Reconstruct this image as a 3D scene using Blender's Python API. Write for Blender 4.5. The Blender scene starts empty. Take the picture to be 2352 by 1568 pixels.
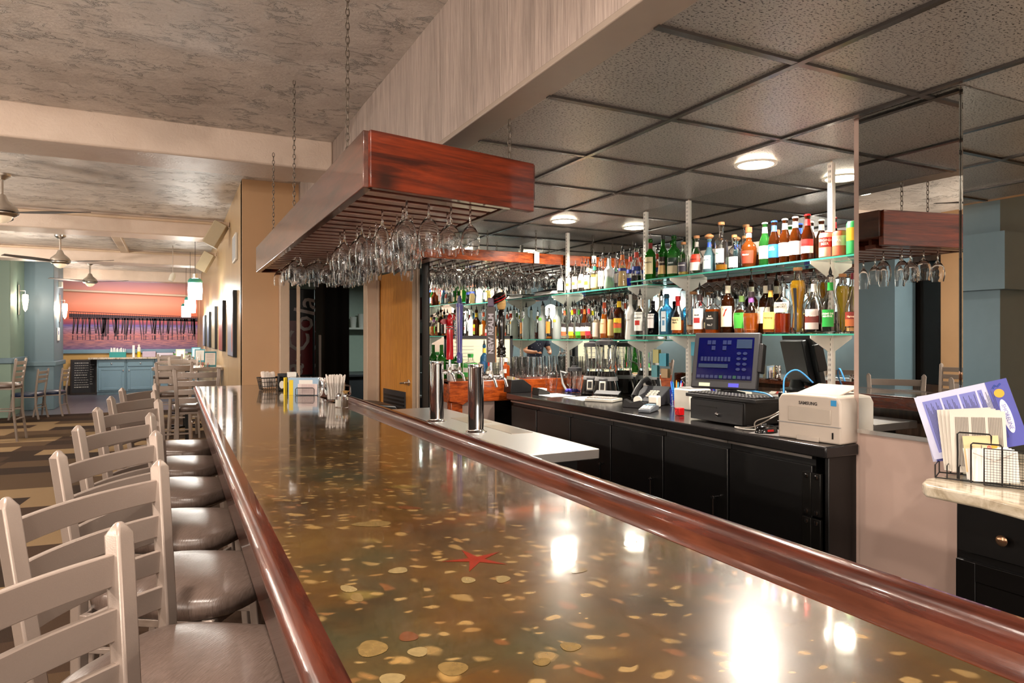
import bpy, bmesh, math, random
from mathutils import Vector, Matrix
random.seed(7)
R = math.radians
SC = bpy.context.scene
COL = SC.collection
# ------------------------------------------------------------------ camera, world, exposure
H = 1.42                      # eye height
FP = 1550.0                   # focal length in pixels of the 2352 px frame
CXP, HYP = 1176.0, 775.0      # principal column, horizon row
TH = math.atan2(776.0, FP)
SN, CS = math.sin(TH), math.cos(TH)
cam_d = bpy.data.cameras.new('camera'); cam = bpy.data.objects.new('camera', cam_d); COL.objects.link(cam)
cam.location = (0, 0, H); cam.rotation_euler = (R(90), 0, -TH)
cam_d.sensor_width = 36; cam_d.lens = FP * 36 / 2352; cam_d.shift_y = -(784 - HYP) / 2352.0
cam_d.clip_start = 0.02
SC.camera = cam
SC.view_settings.view_transform = 'Standard'; SC.view_settings.look = 'None'
SC.view_settings.gamma = 1; SC.view_settings.use_curve_mapping = False
SC.view_settings.exposure = 0.62
w = bpy.data.worlds.new('world'); SC.world = w; w.use_nodes = True
w.node_tree.nodes['Background'].inputs[0].default_value = (1.0, 0.90, 0.80, 1)
w.node_tree.nodes['Background'].inputs[1].default_value = 1.5

def G(px, py, z):             # photo pixel + height above floor -> point on that level
    u = (px - CXP) / FP; v = (HYP - py) / FP; d = (z - H) / v
    return Vector((d * (SN + u * CS), d * (CS - u * SN), z))
def YX(px, X):                # depth Y of the point seen at column px on plane x = X
    u = (px - CXP) / FP
    return X * (CS - u * SN) / (SN + u * CS)
def XY(px, Y):
    u = (px - CXP) / FP
    return Y * (SN + u * CS) / (CS - u * SN)

# lamps -------------------------------------------------------------
def lamp(name, kind, loc, energy, color=(1, .87, .72), size=.1, rot=None, spot=None, parent=None, blend=.6, shape='DISK', sy=None):
    l = bpy.data.lights.new(name, kind); o = bpy.data.objects.new(name, l); COL.objects.link(o)
    l.energy = energy; l.color = color
    if kind == 'AREA':
        l.shape = shape; l.size = size
        if sy: l.size_y = sy
    else: l.shadow_soft_size = size
    if kind == 'SPOT': l.spot_size = R(spot or 120); l.spot_blend = blend
    o.location = loc
    if rot: o.rotation_euler = rot
    if parent: o.parent = parent
    return o
WARM = (1, .87, .76); NEUT = (1, .90, .78); COOL = (.80, .88, 1)

# ------------------------------------------------------------------ mesh helper
class MB:
    def __init__(s): s.v = []; s.f = []; s.m = []; s.T = None
    def add(s, vs, fs, mi=0, T=None):
        n = len(s.v)
        for p in vs:
            p = Vector(p)
            if T is not None: p = T @ p
            if s.T is not None: p = s.T @ p
            s.v.append(tuple(p))
        neg = (T is not None and T.to_3x3().determinant() < 0) != (s.T is not None and s.T.to_3x3().determinant() < 0)
        for f in fs: s.f.append([i + n for i in (f[::-1] if neg else f)]); s.m.append(mi)
        return s
    def box(s, x0, y0, z0, x1, y1, z1, mi=0, T=None):
        if x0 > x1: x0, x1 = x1, x0
        if y0 > y1: y0, y1 = y1, y0
        if z0 > z1: z0, z1 = z1, z0
        vs = [(x0, y0, z0), (x1, y0, z0), (x1, y1, z0), (x0, y1, z0), (x0, y0, z1), (x1, y0, z1), (x1, y1, z1), (x0, y1, z1)]
        return s.add(vs, [(0, 3, 2, 1), (4, 5, 6, 7), (0, 1, 5, 4), (1, 2, 6, 5), (2, 3, 7, 6), (3, 0, 4, 7)], mi, T)
    def cbox(s, c, d, mi=0, T=None):
        return s.box(c[0] - d[0] / 2, c[1] - d[1] / 2, c[2] - d[2] / 2, c[0] + d[0] / 2, c[1] + d[1] / 2, c[2] + d[2] / 2, mi, T)
    def prism(s, poly, z0, z1, mi=0, T=None):
        n = len(poly)
        a = sum(poly[i][0] * poly[(i + 1) % n][1] - poly[(i + 1) % n][0] * poly[i][1] for i in range(n))
        if a < 0: poly = poly[::-1]
        vs = [(p[0], p[1], z0) for p in poly] + [(p[0], p[1], z1) for p in poly]
        fs = [tuple(range(n))[::-1], tuple(range(n, 2 * n))] + [(i, (i + 1) % n, (i + 1) % n + n, i + n) for i in range(n)]
        return s.add(vs, fs, mi, T)
    def lathe(s, prof, seg=20, c=(0, 0, 0), mi=0, T=None, p=2.0, close=False, sy=1.0):
        vs = []; fs = []; rings = []
        for (r, z) in prof:
            if r < 1e-6: rings.append([len(vs)]); vs.append((c[0], c[1], c[2] + z)); continue
            ring = []
            for k in range(seg):
                a = 2 * math.pi * (k + .5) / seg
                ca, sa = math.cos(a), math.sin(a)
                q = (abs(ca) ** p + abs(sa) ** p) ** (-1 / p) if p != 2 else 1
                ring.append(len(vs)); vs.append((c[0] + r * q * ca, c[1] + r * q * sa * sy, c[2] + z))
            rings.append(ring)
        for a, b in zip(rings, rings[1:]):
            if len(a) == 1 and len(b) == 1: continue
            for k in range(seg):
                k2 = (k + 1) % seg
                if len(a) == 1: fs.append((a[0], b[k2], b[k]))
                elif len(b) == 1: fs.append((a[k], a[k2], b[0]))
                else: fs.append((a[k], a[k2], b[k2], b[k]))
        return s.add(vs, fs, mi, T)
    def cyl(s, x, y, z0, z1, r, seg=16, mi=0, r2=None, T=None):
        r2 = r if r2 is None else r2
        return s.lathe([(0, z0), (r, z0), (r2, z1), (0, z1)], seg, (x, y, 0), mi, T)
    def tube(s, pts, r, seg=8, mi=0, T=None, cyc=False, flat=1.0):
        pts = [Vector(p) for p in pts]; n = len(pts); vs = []; fs = []
        up = Vector((0, 0, 1)); prev = None
        for i, p in enumerate(pts):
            if cyc: t = pts[(i + 1) % n] - pts[i - 1]
            else: t = pts[min(i + 1, n - 1)] - pts[max(i - 1, 0)]
            t.normalize()
            if prev is None:
                a = up.cross(t)
                if a.length < .05: a = Vector((1, 0, 0)).cross(t)
            else: a = prev - t * prev.dot(t)
            a.normalize(); prev = a; b = t.cross(a)
            rr = r[i] if isinstance(r, (list, tuple)) else r
            for k in range(seg):
                an = 2 * math.pi * (k + .5) / seg
                vs.append(p + a * (rr * math.cos(an)) + b * (rr * flat * math.sin(an)))
        m = n if cyc else n - 1
        for i in range(m):
            j = (i + 1) % n
            for k in range(seg):
                k2 = (k + 1) % seg
                fs.append((i * seg + k, i * seg + k2, j * seg + k2, j * seg + k))
        if not cyc: fs.append(tuple(range(seg))[::-1]); fs.append(tuple(range((n - 1) * seg, n * seg)))
        return s.add(vs, fs, mi, T)
    def build(s, name, mats, parent=None, loc=None, rot=None, bevel=0, sharp=35, seg=2, sub=0, loose=False):
        me = bpy.data.meshes.new(name)
        me.from_pydata(s.v, [], s.f)
        if not isinstance(mats, (list, tuple)): mats = [mats]
        for m in mats: me.materials.append(m)
        for i, p in enumerate(me.polygons): p.material_index = s.m[i]; p.use_smooth = True
        me.update()
        me.set_sharp_from_angle(angle=R(sharp))
        o = bpy.data.objects.new(name, me); COL.objects.link(o)
        if parent is not None: o.parent = parent
        if loc is not None: o.location = loc
        if rot is not None: o.rotation_euler = rot if isinstance(rot, (tuple, list)) else (0, 0, rot)
        if bevel:
            b = o.modifiers.new('bevel', 'BEVEL'); b.width = bevel; b.segments = seg; b.limit_method = 'ANGLE'; b.angle_limit = R(40)
        if sub:
            b = o.modifiers.new('sub', 'SUBSURF'); b.levels = sub; b.render_levels = sub
        return o
def T4(loc=(0, 0, 0), rz=0, rx=0, ry=0):
    return Matrix.Translation(Vector(loc)) @ Matrix.Rotation(rz, 4, 'Z') @ Matrix.Rotation(ry, 4, 'Y') @ Matrix.Rotation(rx, 4, 'X')
def thing(name, label, cat, loc=(0, 0, 0), rz=0, group=None):
    o = bpy.data.objects.new(name, None); COL.objects.link(o); o.empty_display_size = .1
    o.location = loc; o.rotation_euler = (0, 0, rz); return tag(o, label, cat, group)
def tag(o, label, cat, group=None):
    o['label'] = label; o['category'] = cat
    if group: o['group'] = group
    return o
def struct(o): o['kind'] = 'structure'; return o
KIDS = {}
def copy_tree(o, parent=None):
    c = o.copy(); COL.objects.link(c)
    if parent is not None: c.parent = parent
    for ch in list(o.children): copy_tree(ch, c)
    return c
def text(body, size, mat, parent, T, name='lettering', wrap=None, align='CENTER', sx=1.0, extr=.0, bold=0.0):
    cu = bpy.data.curves.new('t', 'FONT'); cu.body = body; cu.size = size; cu.align_x = align; cu.align_y = 'CENTER'
    cu.resolution_u = 2; cu.extrude = extr; cu.offset = bold
    ob = bpy.data.objects.new('t', cu)
    me = bpy.data.meshes.new_from_object(ob)
    for v in me.vertices:
        x, y, z = v.co.x * sx, v.co.y, v.co.z
        if wrap: a = x / wrap; q = Vector((math.sin(a) * (wrap + z), -math.cos(a) * (wrap + z), y))
        else: q = Vector((x, -z, y))
        v.co = T @ q
    me.materials.clear(); me.materials.append(mat); me.name = name
    o = bpy.data.objects.new(name, me); COL.objects.link(o)
    if parent is not None: o.parent = parent
    bpy.data.objects.remove(ob)
    return o
# ------------------------------------------------------------------ materials
MC = {}
def lin(c):
    if isinstance(c, str):
        c = c.lstrip('#'); c = [int(c[i:i + 2], 16) / 255 for i in (0, 2, 4)]
        return tuple((x / 12.92 if x <= .04045 else ((x + .055) / 1.055) ** 2.4) for x in c)
    return tuple(c)
def mat(name, col, rough=.5, metal=0, trans=0, ior=1.45, emit=0, coat=0, bump=None, alpha=1, spec=None, var=0, vs=20):
    key = (name, str(col), rough)
    if key in MC: return MC[key]
    m = bpy.data.materials.new(name); m.use_nodes = True; nt = m.node_tree; b = nt.nodes['Principled BSDF']
    c = (*lin(col), 1)
    b.inputs['Base Color'].default_value = c; b.inputs['Roughness'].default_value = rough
    b.inputs['Metallic'].default_value = metal; b.inputs['IOR'].default_value = ior
    b.inputs['Transmission Weight'].default_value = trans; b.inputs['Coat Weight'].default_value = coat
    if coat: b.inputs['Coat Roughness'].default_value = .05
    if spec is not None: b.inputs['Specular IOR Level'].default_value = spec
    if emit: b.inputs['Emission Color'].default_value = c; b.inputs['Emission Strength'].default_value = emit
    tc = nt.nodes.new('ShaderNodeTexCoord'); nz = nt.nodes.new('ShaderNodeTexNoise')
    nt.links.new(tc.outputs['Object'], nz.inputs['Vector']); nz.inputs['Scale'].default_value = bump[1] if bump else vs
    if trans == 0 and not emit:
        v = var or .05
        mx = nt.nodes.new('ShaderNodeMixRGB'); mx.blend_type = 'MULTIPLY'; mx.inputs[0].default_value = 1
        mr = nt.nodes.new('ShaderNodeMapRange'); mr.inputs[3].default_value = 1 - v; mr.inputs[4].default_value = 1 + v
        nt.links.new(nz.outputs['Fac'], mr.inputs[0]); mx.inputs[1].default_value = c
        nt.links.new(mr.outputs[0], mx.inputs[2]); nt.links.new(mx.outputs[0], b.inputs['Base Color'])
    if bump:
        bp = nt.nodes.new('ShaderNodeBump'); bp.inputs['Strength'].default_value = bump[0]; bp.inputs['Distance'].default_value = bump[2] if len(bump) > 2 else .01
        nt.links.new(nz.outputs['Fac'], bp.inputs['Height']); nt.links.new(bp.outputs[0], b.inputs['Normal'])
    MC[key] = m; return m
class NT:
    def __init__(s, name, rough=.5, **kw):
        s.m = bpy.data.materials.new(name); s.m.use_nodes = True; s.t = s.m.node_tree; s.b = s.t.nodes['Principled BSDF']
        s.b.inputs['Roughness'].default_value = rough
        for k, v in kw.items(): s.b.inputs[k.replace('_', ' ')].default_value = v
        s.tc = s.t.nodes.new('ShaderNodeTexCoord'); s.O = s.tc.outputs['Object']
    def n(s, typ, ins=None, **pr):
        x = s.t.nodes.new('ShaderNode' + typ)
        for k, v in pr.items(): setattr(x, k, v)
        for k, v in (ins or {}).items(): s.set(x, k, v)
        return x
    def set(s, x, k, v):
        if isinstance(v, bpy.types.NodeSocket): s.t.links.new(v, x.inputs[k])
        else: x.inputs[k].default_value = v
    def map(s, sc=(1, 1, 1), loc=(0, 0, 0), rot=(0, 0, 0), src=None):
        return s.n('Mapping', {0: src or s.O, 1: loc, 2: rot, 3: sc}).outputs[0]
    def noise(s, vec, scale, detail=4, rough=.55, dist=0): return s.n('TexNoise', {'Vector': vec, 'Scale': scale, 'Detail': detail, 'Roughness': rough, 'Distortion': dist}).outputs['Fac']
    def ramp(s, fac, stops, const=False):
        x = s.n('ValToRGB', {0: fac}); e = x.color_ramp.elements
        if const: x.color_ramp.interpolation = 'CONSTANT'
        while len(e) < len(stops): e.new(.5)
        for i, (p, c) in enumerate(stops): e[i].position = p; e[i].color = (*lin(c), 1) if not isinstance(c, float) else (c, c, c, 1)
        return x.outputs[0]
    def mix(s, f, a, b, mode='MIX'):
        x = s.n('MixRGB', blend_type=mode)
        for k, v in ((0, f), (1, a), (2, b)):
            if isinstance(v, (str,)) or (isinstance(v, tuple) and len(v) == 3): v = (*lin(v), 1)
            s.set(x, k, v)
        return x.outputs[0]
    def math(s, op, a, b=0.0, c=0.0):
        x = s.n('Math', {0: a, 1: b, 2: c}, operation=op); return x.outputs[0]
    def bump(s, h, st=.5, d=.01):
        x = s.n('Bump', {'Height': h, 'Strength': st, 'Distance': d}); s.t.links.new(x.outputs[0], s.b.inputs['Normal'])
    def col(s, c): s.set(s.b, 'Base Color', c); return s.m
def wood(name, c1, c2, rough=.3, sc=(1, 1, 1), coat=0, dark=.0, gs=14, knot=None):
    n = NT(name, rough, Coat_Weight=coat)
    v = n.map(sc); g = n.noise(v, gs, 6, .62, .6); g2 = n.noise(n.map(tuple(a * 4 for a in sc)), gs, 3, .7)
    c = n.ramp(g, [(.30, c1), (.68, c2)]); f = n.ramp(g2, [(.35, .62), (.65, 1.0)])
    c = n.mix(.6, c, f, 'MULTIPLY')
    n.bump(g2, .12, .003)
    if knot:      # a dark knot in the board at (x, z)
        sp = n.n('SeparateXYZ', {0: n.O}); q = n.n('CombineXYZ', {0: sp.outputs[0], 2: sp.outputs[2]}).outputs[0]
        q = n.mix(.03, q, n.n('TexNoise', {'Vector': n.O, 'Scale': 14.0}).outputs['Color'], 'ADD')
        ds = n.n('VectorMath', {0: q, 1: (knot[0], 0, knot[1])}, operation='DISTANCE').outputs['Value']
        c = n.mix(n.n('MapRange', {0: ds, 1: .02, 2: .075, 3: .85, 4: 0.0}).outputs[0], c, '#140906')
    return n.col(c)
M = {}
# rust-red rack planks : grain runs along object x
M['rackwood'] = wood('red_stained_plank', '#3a1006', '#8c3312', .3, (1.0, 14, 14), .4, gs=3, knot=(.07, 1.975))
M['rackside'] = wood('weathered_plank', '#34180f', '#6b3d2d', .3, (9, 1.0, 9), .5, gs=2.4)
M['slat'] = wood('slat_wood', '#8a6256', '#c39c8c', .35, (2, 14, 14), .3, gs=3)
M['slatdark'] = wood('slat_stem_wood', '#4a1c10', '#7a3722', .4, (2, 14, 14), .2, gs=3)
M['railwood'] = wood('bar_rail_wood', '#260b06', '#5c2614', .25, (10, 1.2, 10), .55, gs=3)
M['orangewood'] = wood('orange_stained_wood', '#5a1a08', '#c45a1e', .25, (2, 10, 10), .6, gs=4)
M['doorwood'] = wood('veneer_door_wood', '#c07a2c', '#dc9a45', .4, (14, 14, 1.0), .1, gs=3)
M['chrome'] = mat('chrome', (.85, .85, .86), .07, 1)
M['steel'] = mat('brushed_steel', (.68, .67, .65), .32, 1, bump=(.05, 300))
M['nickel'] = mat('brushed_nickel', (.62, .56, .50), .28, 1)
M['mirror'] = mat('mirror_glass', (.80, .84, .83), .004, 1)
M['mirrord'] = mat('tinted_mirror_glass', (.70, .74, .74), .004, 1)
M['glass'] = mat('clear_glass', (1, 1, 1), .0, 0, 1, 1.45)
M['shelfglass'] = mat('green_edged_glass', (.80, .97, .92), .0, 0, 1, 1.2)
M['glassedge'] = mat('polished_glass_edge', '#3f9c86', .12)
M['black'] = mat('black_paint', '#0c0b0b', .35)
M['blackgl'] = mat('black_gloss', '#0a0909', .12)
M['blackpl'] = mat('black_plastic', '#171617', .4)
M['dgrey'] = mat('dark_grey_plastic', '#2e2e31', .4)
M['grey'] = mat('grey_plastic', '#8a8a8a', .5)
M['white'] = mat('white_paint', '#e9e5dc', .5)
M['whitepl'] = mat('white_plastic', '#e4dfd2', .4)
M['paper'] = mat('paper', '#efece6', .7)
M['cream'] = mat('cream_paint', '#cdb49a', .5)
M['red'] = mat('red_plastic', '#c01418', .3)
M['tanw'] = None
# ------------------------------------------------------------------ surface materials
def m_stucco(name, c1, c2, amt=.9, st=1.0):
    n = NT(name, .40)
    a = n.noise(n.map((1, 1, 1)), 60, 3, .6); b = n.noise(n.map((1, 1.8, 1)), 7, 6, .66, .5)
    wv = n.noise(n.map((1, 1, 1)), 3.2, 3, .5, .8)
    r = n.ramp(b, [(.47, 0.0), (.5, 1.0), (.53, 0.0)])
    mk = n.ramp(n.noise(n.map((1, 1, 1), (3, 1, 2)), 4.5, 3), [(.48, 0.0), (.60, 1.0)])
    g3 = n.noise(n.map((1, 2.2, 1)), 16, 6, .7, .6)
    h = n.math('ADD', n.math('ADD', n.math('MULTIPLY', a, .10), n.math('MULTIPLY', g3, .45)), n.math('MULTIPLY', n.math('MULTIPLY', r, mk), amt))
    c = n.ramp(wv, [(.3, c1), (.7, c2)])
    n.bump(h, st, .02)
    return n.col(c)
M['stucco'] = m_stucco('stucco_ceiling', '#c6bbb1', '#e6dcd2')
M['stuccob'] = m_stucco('stucco_beam', '#d8c3b2', '#e2cfbf', .15, .35)
def m_tile():
    n = NT('speckled_ceiling_tile', .35, Metallic=.35)
    v = n.noise(n.map((1, 1.6, 1)), 100, 3, .55)
    c = n.ramp(v, [(.38, '#332e2b'), (.45, '#a9a39d')])
    c = n.mix(.5, c, n.ramp(n.noise(n.O, 2.5, 2), [(.3, .75), (.7, 1.0)]), 'MULTIPLY')
    n.bump(v, .3, .004); return n.col(c)
M['ctile'] = m_tile()
def m_wallpaper():
    n = NT('wood_grain_wallpaper', .55)
    v = n.noise(n.map((1, 40, 1.2)), 4, 6, .72); g = n.noise(n.map((1, 9, .5)), 2, 3)
    c = n.ramp(v, [(.28, '#7d6f68'), (.5, '#a8978d'), (.7, '#c4b4a9')])
    return n.col(n.mix(.6, c, n.ramp(g, [(.35, .68), (.6, 1.0)]), 'MULTIPLY'))
M['wallpaper'] = m_wallpaper()
def m_tan():
    n = NT('tan_wood_grain_wall', .33)
    v = n.noise(n.map((14, 14, .5)), 3, 5, .6)
    c = n.ramp(v, [(.3, '#a88a62'), (.5, '#c2a276'), (.7, '#d0b086')])
    return n.col(c)
M['tan'] = m_tan()
M['tanplain'] = mat('tan_paint', '#cda57c', .45, vs=3, var=.06)
M['jamb'] = mat('beige_jamb_paint', '#cdb69e', .45)
M['greyb'] = mat('warm_grey_paint', '#9c8d80', .4)
M['teal'] = mat('dusty_teal_paint', '#68808c', .45, vs=2, var=.05)
M['tealg'] = mat('pale_green_paint', '#7f9688', .5, vs=2)
M['tealc'] = mat('blue_cabinet_paint', '#6c8a9a', .4)
M['yellow'] = mat('yellow_tan_paint', '#c09a5c', .5)
M['pinkwall'] = mat('off_white_laminate', '#c0a79b', .25, vs=3, var=.04)
M['dglass'] = mat('dark_window_glass', '#1c1815', .05)
M['bwood'] = wood('dark_brown_panelling', '#3a2a22', '#5b4538', .3, (9, 9, 1), .2, gs=3)
def m_carpet():
    n = NT('plank_carpet', .95, Specular_IOR_Level=.1)
    sx = n.n('SeparateXYZ', {0: n.map((1, 1, 1), rot=(0, 0, .10))})
    X, Y = sx.outputs[0], sx.outputs[1]
    r = n.math('FLOOR', n.math('DIVIDE', Y, .42))
    off = n.n('TexWhiteNoise', {'W': r}, noise_dimensions='1D').outputs['Value']
    xx = n.math('FLOOR', n.math('DIVIDE', n.math('ADD', X, n.math('MULTIPLY', off, 2.0)), 1.0))
    cv = n.n('CombineXYZ', {0: xx, 1: r}).outputs[0]
    wn = n.n('TexWhiteNoise', {'Vector': cv}, noise_dimensions='2D').outputs['Value']
    c = n.ramp(wn, [(0, '#33261d'), (.3, '#433226'), (.55, '#54412f'), (.76, '#8a7254')], True)
    f = n.noise(n.O, 240, 2)
    c = n.mix(.5, c, n.ramp(f, [(.3, .6), (.7, 1.0)]), 'MULTIPLY')
    n.bump(f, .4, .004); return n.col(c)
M['carpet'] = m_carpet()
def m_floortile():
    n = NT('slate_floor_tile', .35)
    br = n.n('TexBrick', {'Vector': n.map((1, 1, 1)), 'Scale': 1.6, 'Color1': (*lin('#5a5a60'), 1), 'Color2': (*lin('#63626a'), 1), 'Mortar': (*lin('#3a3a40'), 1), 'Mortar Size': .008, 'Brick Width': 1, 'Row Height': 1}, offset=0)
    return n.col(br.outputs[0])
M['ftile'] = m_floortile()
def m_bartop():
    n = NT('resin_shell_bar_top', .26, Coat_Weight=1.0, Coat_Roughness=.03, Coat_IOR=1.65)
    base = n.ramp(n.noise(n.O, 6, 5, .6), [(.3, '#33240f'), (.5, '#4d3617'), (.7, '#5a431e')])
    green = n.ramp(n.noise(n.map((1, 1, 1), (4, 2, 0)), 3.2, 3), [(.52, 0.0), (.66, 1.0)])
    c = n.mix(n.math('MULTIPLY', green, .55), base, '#2a3626')
    gr = n.noise(n.O, 260, 2); c = n.mix(.35, c, n.ramp(gr, [(.35, .6), (.65, 1.0)]), 'MULTIPLY')
    def shells(scale, thr, dens, seed, cols, rot):
        nonlocal c
        v = n.map((1, 1, 1), (seed, seed * .7, 0), (0, 0, rot))
        ds = n.noise(v, 22, 2); vv = n.mix(.03, v, n.n('TexNoise', {'Vector': v, 'Scale': 20}).outputs['Color'])
        vo = n.n('TexVoronoi', {'Vector': n.map((1, 1.7, 1), src=vv), 'Scale': scale}, voronoi_dimensions='2D')
        rnd = n.n('SeparateColor', {0: vo.outputs['Color']})
        keep = n.math('LESS_THAN', rnd.outputs[0], dens)
        rad = n.math('MULTIPLY_ADD', rnd.outputs[1], thr, thr * .45)
        mask = n.n('MapRange', {0: n.math('SUBTRACT', rad, vo.outputs['Distance']), 1: -.02, 2: .12}).outputs[0]
        mask = n.math('MULTIPLY', mask, keep)
        sc = n.ramp(rnd.outputs[2], cols)
        sc = n.mix(.5, sc, n.ramp(n.noise(v, 120, 3), [(.3, .6), (.7, 1.0)]), 'MULTIPLY')
        c = n.mix(n.math('MULTIPLY', mask, .62), c, sc)
    shells(6, .20, .22, 3.1, [(.2, '#6f5a2c'), (.6, '#7a6a35'), (.9, '#5a2c18')], .4)
    shells(17, .24, .40, 1.3, [(.2, '#96794a'), (.6, '#ab8850'), (.9, '#7a4a26')], 1.1)
    shells(28, .25, .30, 5.7, [(.2, '#a88a58'), (.6, '#9c7a46'), (.9, '#865e36')], .2)
    sw = n.n('TexNoise', {'Vector': n.O, 'Scale': 400.0}).outputs['Fac']
    n.set(n.b, 'Coat Roughness', n.n('MapRange', {0: n.noise(n.O, 9, 5), 1: .3, 2: .7, 3: .02, 4: .12}).outputs[0])
    return n.col(c)
M['bartop'] = m_bartop()
def m_granite():
    n = NT('cream_granite', .2, Coat_Weight=.4)
    v = n.noise(n.map((3, 1, 1)), 6, 8, .65, 1.5)
    return n.col(n.ramp(v, [(.3, '#7b6a55'), (.45, '#b5a78f'), (.6, '#d3c8b4'), (.75, '#9a917c')]))
M['granite'] = m_granite()
def m_vinyl():
    n = NT('grained_taupe_vinyl', .30, Specular_IOR_Level=.6)
    v = n.noise(n.map((1, 9, 1)), 40, 4, .6)
    n.bump(v, .25, .003); return n.col(n.ramp(v, [(.3, '#4e4139'), (.7, '#665750')]))
M['vinyl'] = m_vinyl()
M['stoolmetal'] = mat('champagne_metal_paint', '#94867c', .34, .35, bump=(.04, 500))
M['tabletop'] = wood('pale_laminate_table', '#8e7f72', '#b0a294', .16, (2, 14, 14), .5, gs=3)

# ------------------------------------------------------------------ the room
BC = 2.29; MCZ = 2.905
def sbox(name, b, m, bevel=0):
    return struct(MB().box(*b).build(name, m, bevel=bevel))
struct(MB().box(-3.5, -4.0, -.05, 7.2, 14.9, 0).build('floor', M['carpet']))
struct(MB().box(-3.5, 14.9, -.05, .7, 20.2, 0).build('floor', M['ftile']))
struct(MB().box(.98, -4.0, 0, 2.9, 5.15, .004).build('floor', mat('dark_rubber_matting', '#15120f', .7)))
struct(MB().box(-3.5, -4.0, MCZ, 1.08, 20.2, MCZ + .05).build('ceiling', M['stucco']))
struct(MB().box(1.2, -4.0, BC, 4.6, 12, BC + .05).build('ceiling', M['ctile']))
struct(MB().box(4.6, -4.0, 2.75, 7.3, 1.5, 2.8).build('ceiling', M['stucco']))
# ceiling grid
g = MB()
xs = [1.15 + .61 * k for k in range(1, 6)]; ys = [1.50 + .61 * k for k in range(-8, 9)]
for x in xs: g.box(x - .012, -4, BC - .010, x + .012, 6.8, BC + .001)
for y in ys: g.box(1.2, y - .012, BC - .009, 4.6, y + .012, BC + .001)
struct(g.build('trim_1', mat('ceiling_grid_metal', '#4c4744', .25, .6)))
# soffit
struct(MB().box(1.08, -4.0, BC, 1.205, 6.8, MCZ).build('wall_soffit', M['wallpaper']))
struct(MB().box(1.076, -4.0, BC - .003, 1.21, 6.8, BC + .02).build('trim_2', M['greyb'], bevel=.004))
# beams across the dining room
k = 3
for y0 in (5.2, 9.35, 13.1, 17.2):
    x1 = 1.08 if y0 < 6 else .57
    struct(MB().box(-3.5, y0, MCZ - .225, x1, y0 + .46, MCZ + .01).build('trim_%d' % k, M['stuccob'], bevel=.015)); k += 1
# walls
struct(MB().box(.568, 6.8, 0, .70, 20.2, MCZ).build('wall_right', M['tan']))
struct(MB().box(.568, 6.78, 0, .90, 6.92, MCZ).box(.90, 6.78, 2.18, 1.2, 6.92, MCZ).build('wall_front', M['tanplain']))
struct(MB().box(-3.5, 20.0, 0, .7, 20.2, MCZ).build('wall_far', M['yellow']))
struct(MB().box(-3.6, 5.9, 0, -3.3, 20.2, MCZ).build('wall_left', M['teal']))
struct(MB().box(-3.6, -4.0, 0, -3.35, 5.9, .85).box(-3.6, -4, 2.35, -3.35, 5.9, MCZ).build('wall_left', M['bwood']))
struct(MB().box(-3.5, -4.05, 0, -.4, -4.0, MCZ).build('wall_rear', M['teal']))
# left wall windows and pilasters seen in the mirrors
struct(MB().box(-3.5, -4, .85, -3.45, 5.9, 2.35).build('window_1', M['dglass']))
fr = MB()
for y in (-3, -1.6, .2, 2.2, 3.6): fr.box(-3.44, y, .85, -3.36, y + .06, 2.35)
struct(fr.build('trim_10', M['black']))
struct(MB().box(-3.4, 5.25, 0, -3.0, 5.95, MCZ).build('wall_left', M['teal']))
struct(MB().box(-3.42, 4.62, 0, -3.3, 4.88, MCZ).build('wall_left', M['tanplain']))
# teal pier and corner on the far left
struct(MB().box(-3.5, 14.7, 0, -2.60, 15.95, MCZ).box(-3.5, 14.62, 0, -2.58, 14.7, 1.02).build('wall_left', M['tealg'], bevel=.01))
struct(MB().box(-3.5, 15.95, 0, -2.12, 17.2, MCZ).build('wall_left', M['teal'], bevel=.01))
struct(MB().box(-3.5, 15.9, .86, -2.08, 17.25, .95).box(-3.5, 14.58, .96, -2.55, 14.7, 1.06).box(-2.6, 14.6, .96, -2.54, 15.95, 1.06).build('trim_11', M['teal'], bevel=.012))
struct(MB().box(-2.6, 19.94, 1.02, .57, 20.0, 1.12).build('trim_12', M['tealc'], bevel=.01))
struct(MB().box(-2.9, 19.96, 0, .57, 20.0, .22).build('baseboard_far', mat('dark_baseboard', '#3a3330', .5)))
# right side behind the mirror column
struct(MB().box(2.90, 1.80, 0, 3.05, 5.3, BC).build('wall_bar_back', M['cream']))
struct(MB().box(1.84, 5.185, 0, 3.05, 5.35, BC).build('wall_bar_end', M['black']))
struct(MB().box(2.43, 1.395, 0, 3.05, 1.80, BC).build('wall_column', M['pinkwall']))
struct(MB().box(2.425, 1.39, 0, 2.43, 1.77, 1.055).build('trim_13', M['pinkwall']))
struct(MB().box(3.05, 1.40, 0, 7.2, 1.5, 2.8).build('wall_side', M['cream']))
struct(MB().box(7.1, -4, 0, 7.3, 1.5, 2.8).build('wall_side', M['tanplain']))
struct(MB().box(4.95, -.22, 0, 5.4, .18, 2.75).box(4.85, -.22, 1.74, 5.5, .26, 2.12).build('wall_side', M['teal']))
struct(MB().box(4.6, -4, BC, 4.66, 1.4, 2.75).build('wall_side', M['tanplain']))
struct(MB().box(3.0, -4.1, 0, 7.3, -4.0, 2.8).build('wall_rear', M['tanplain']))
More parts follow.
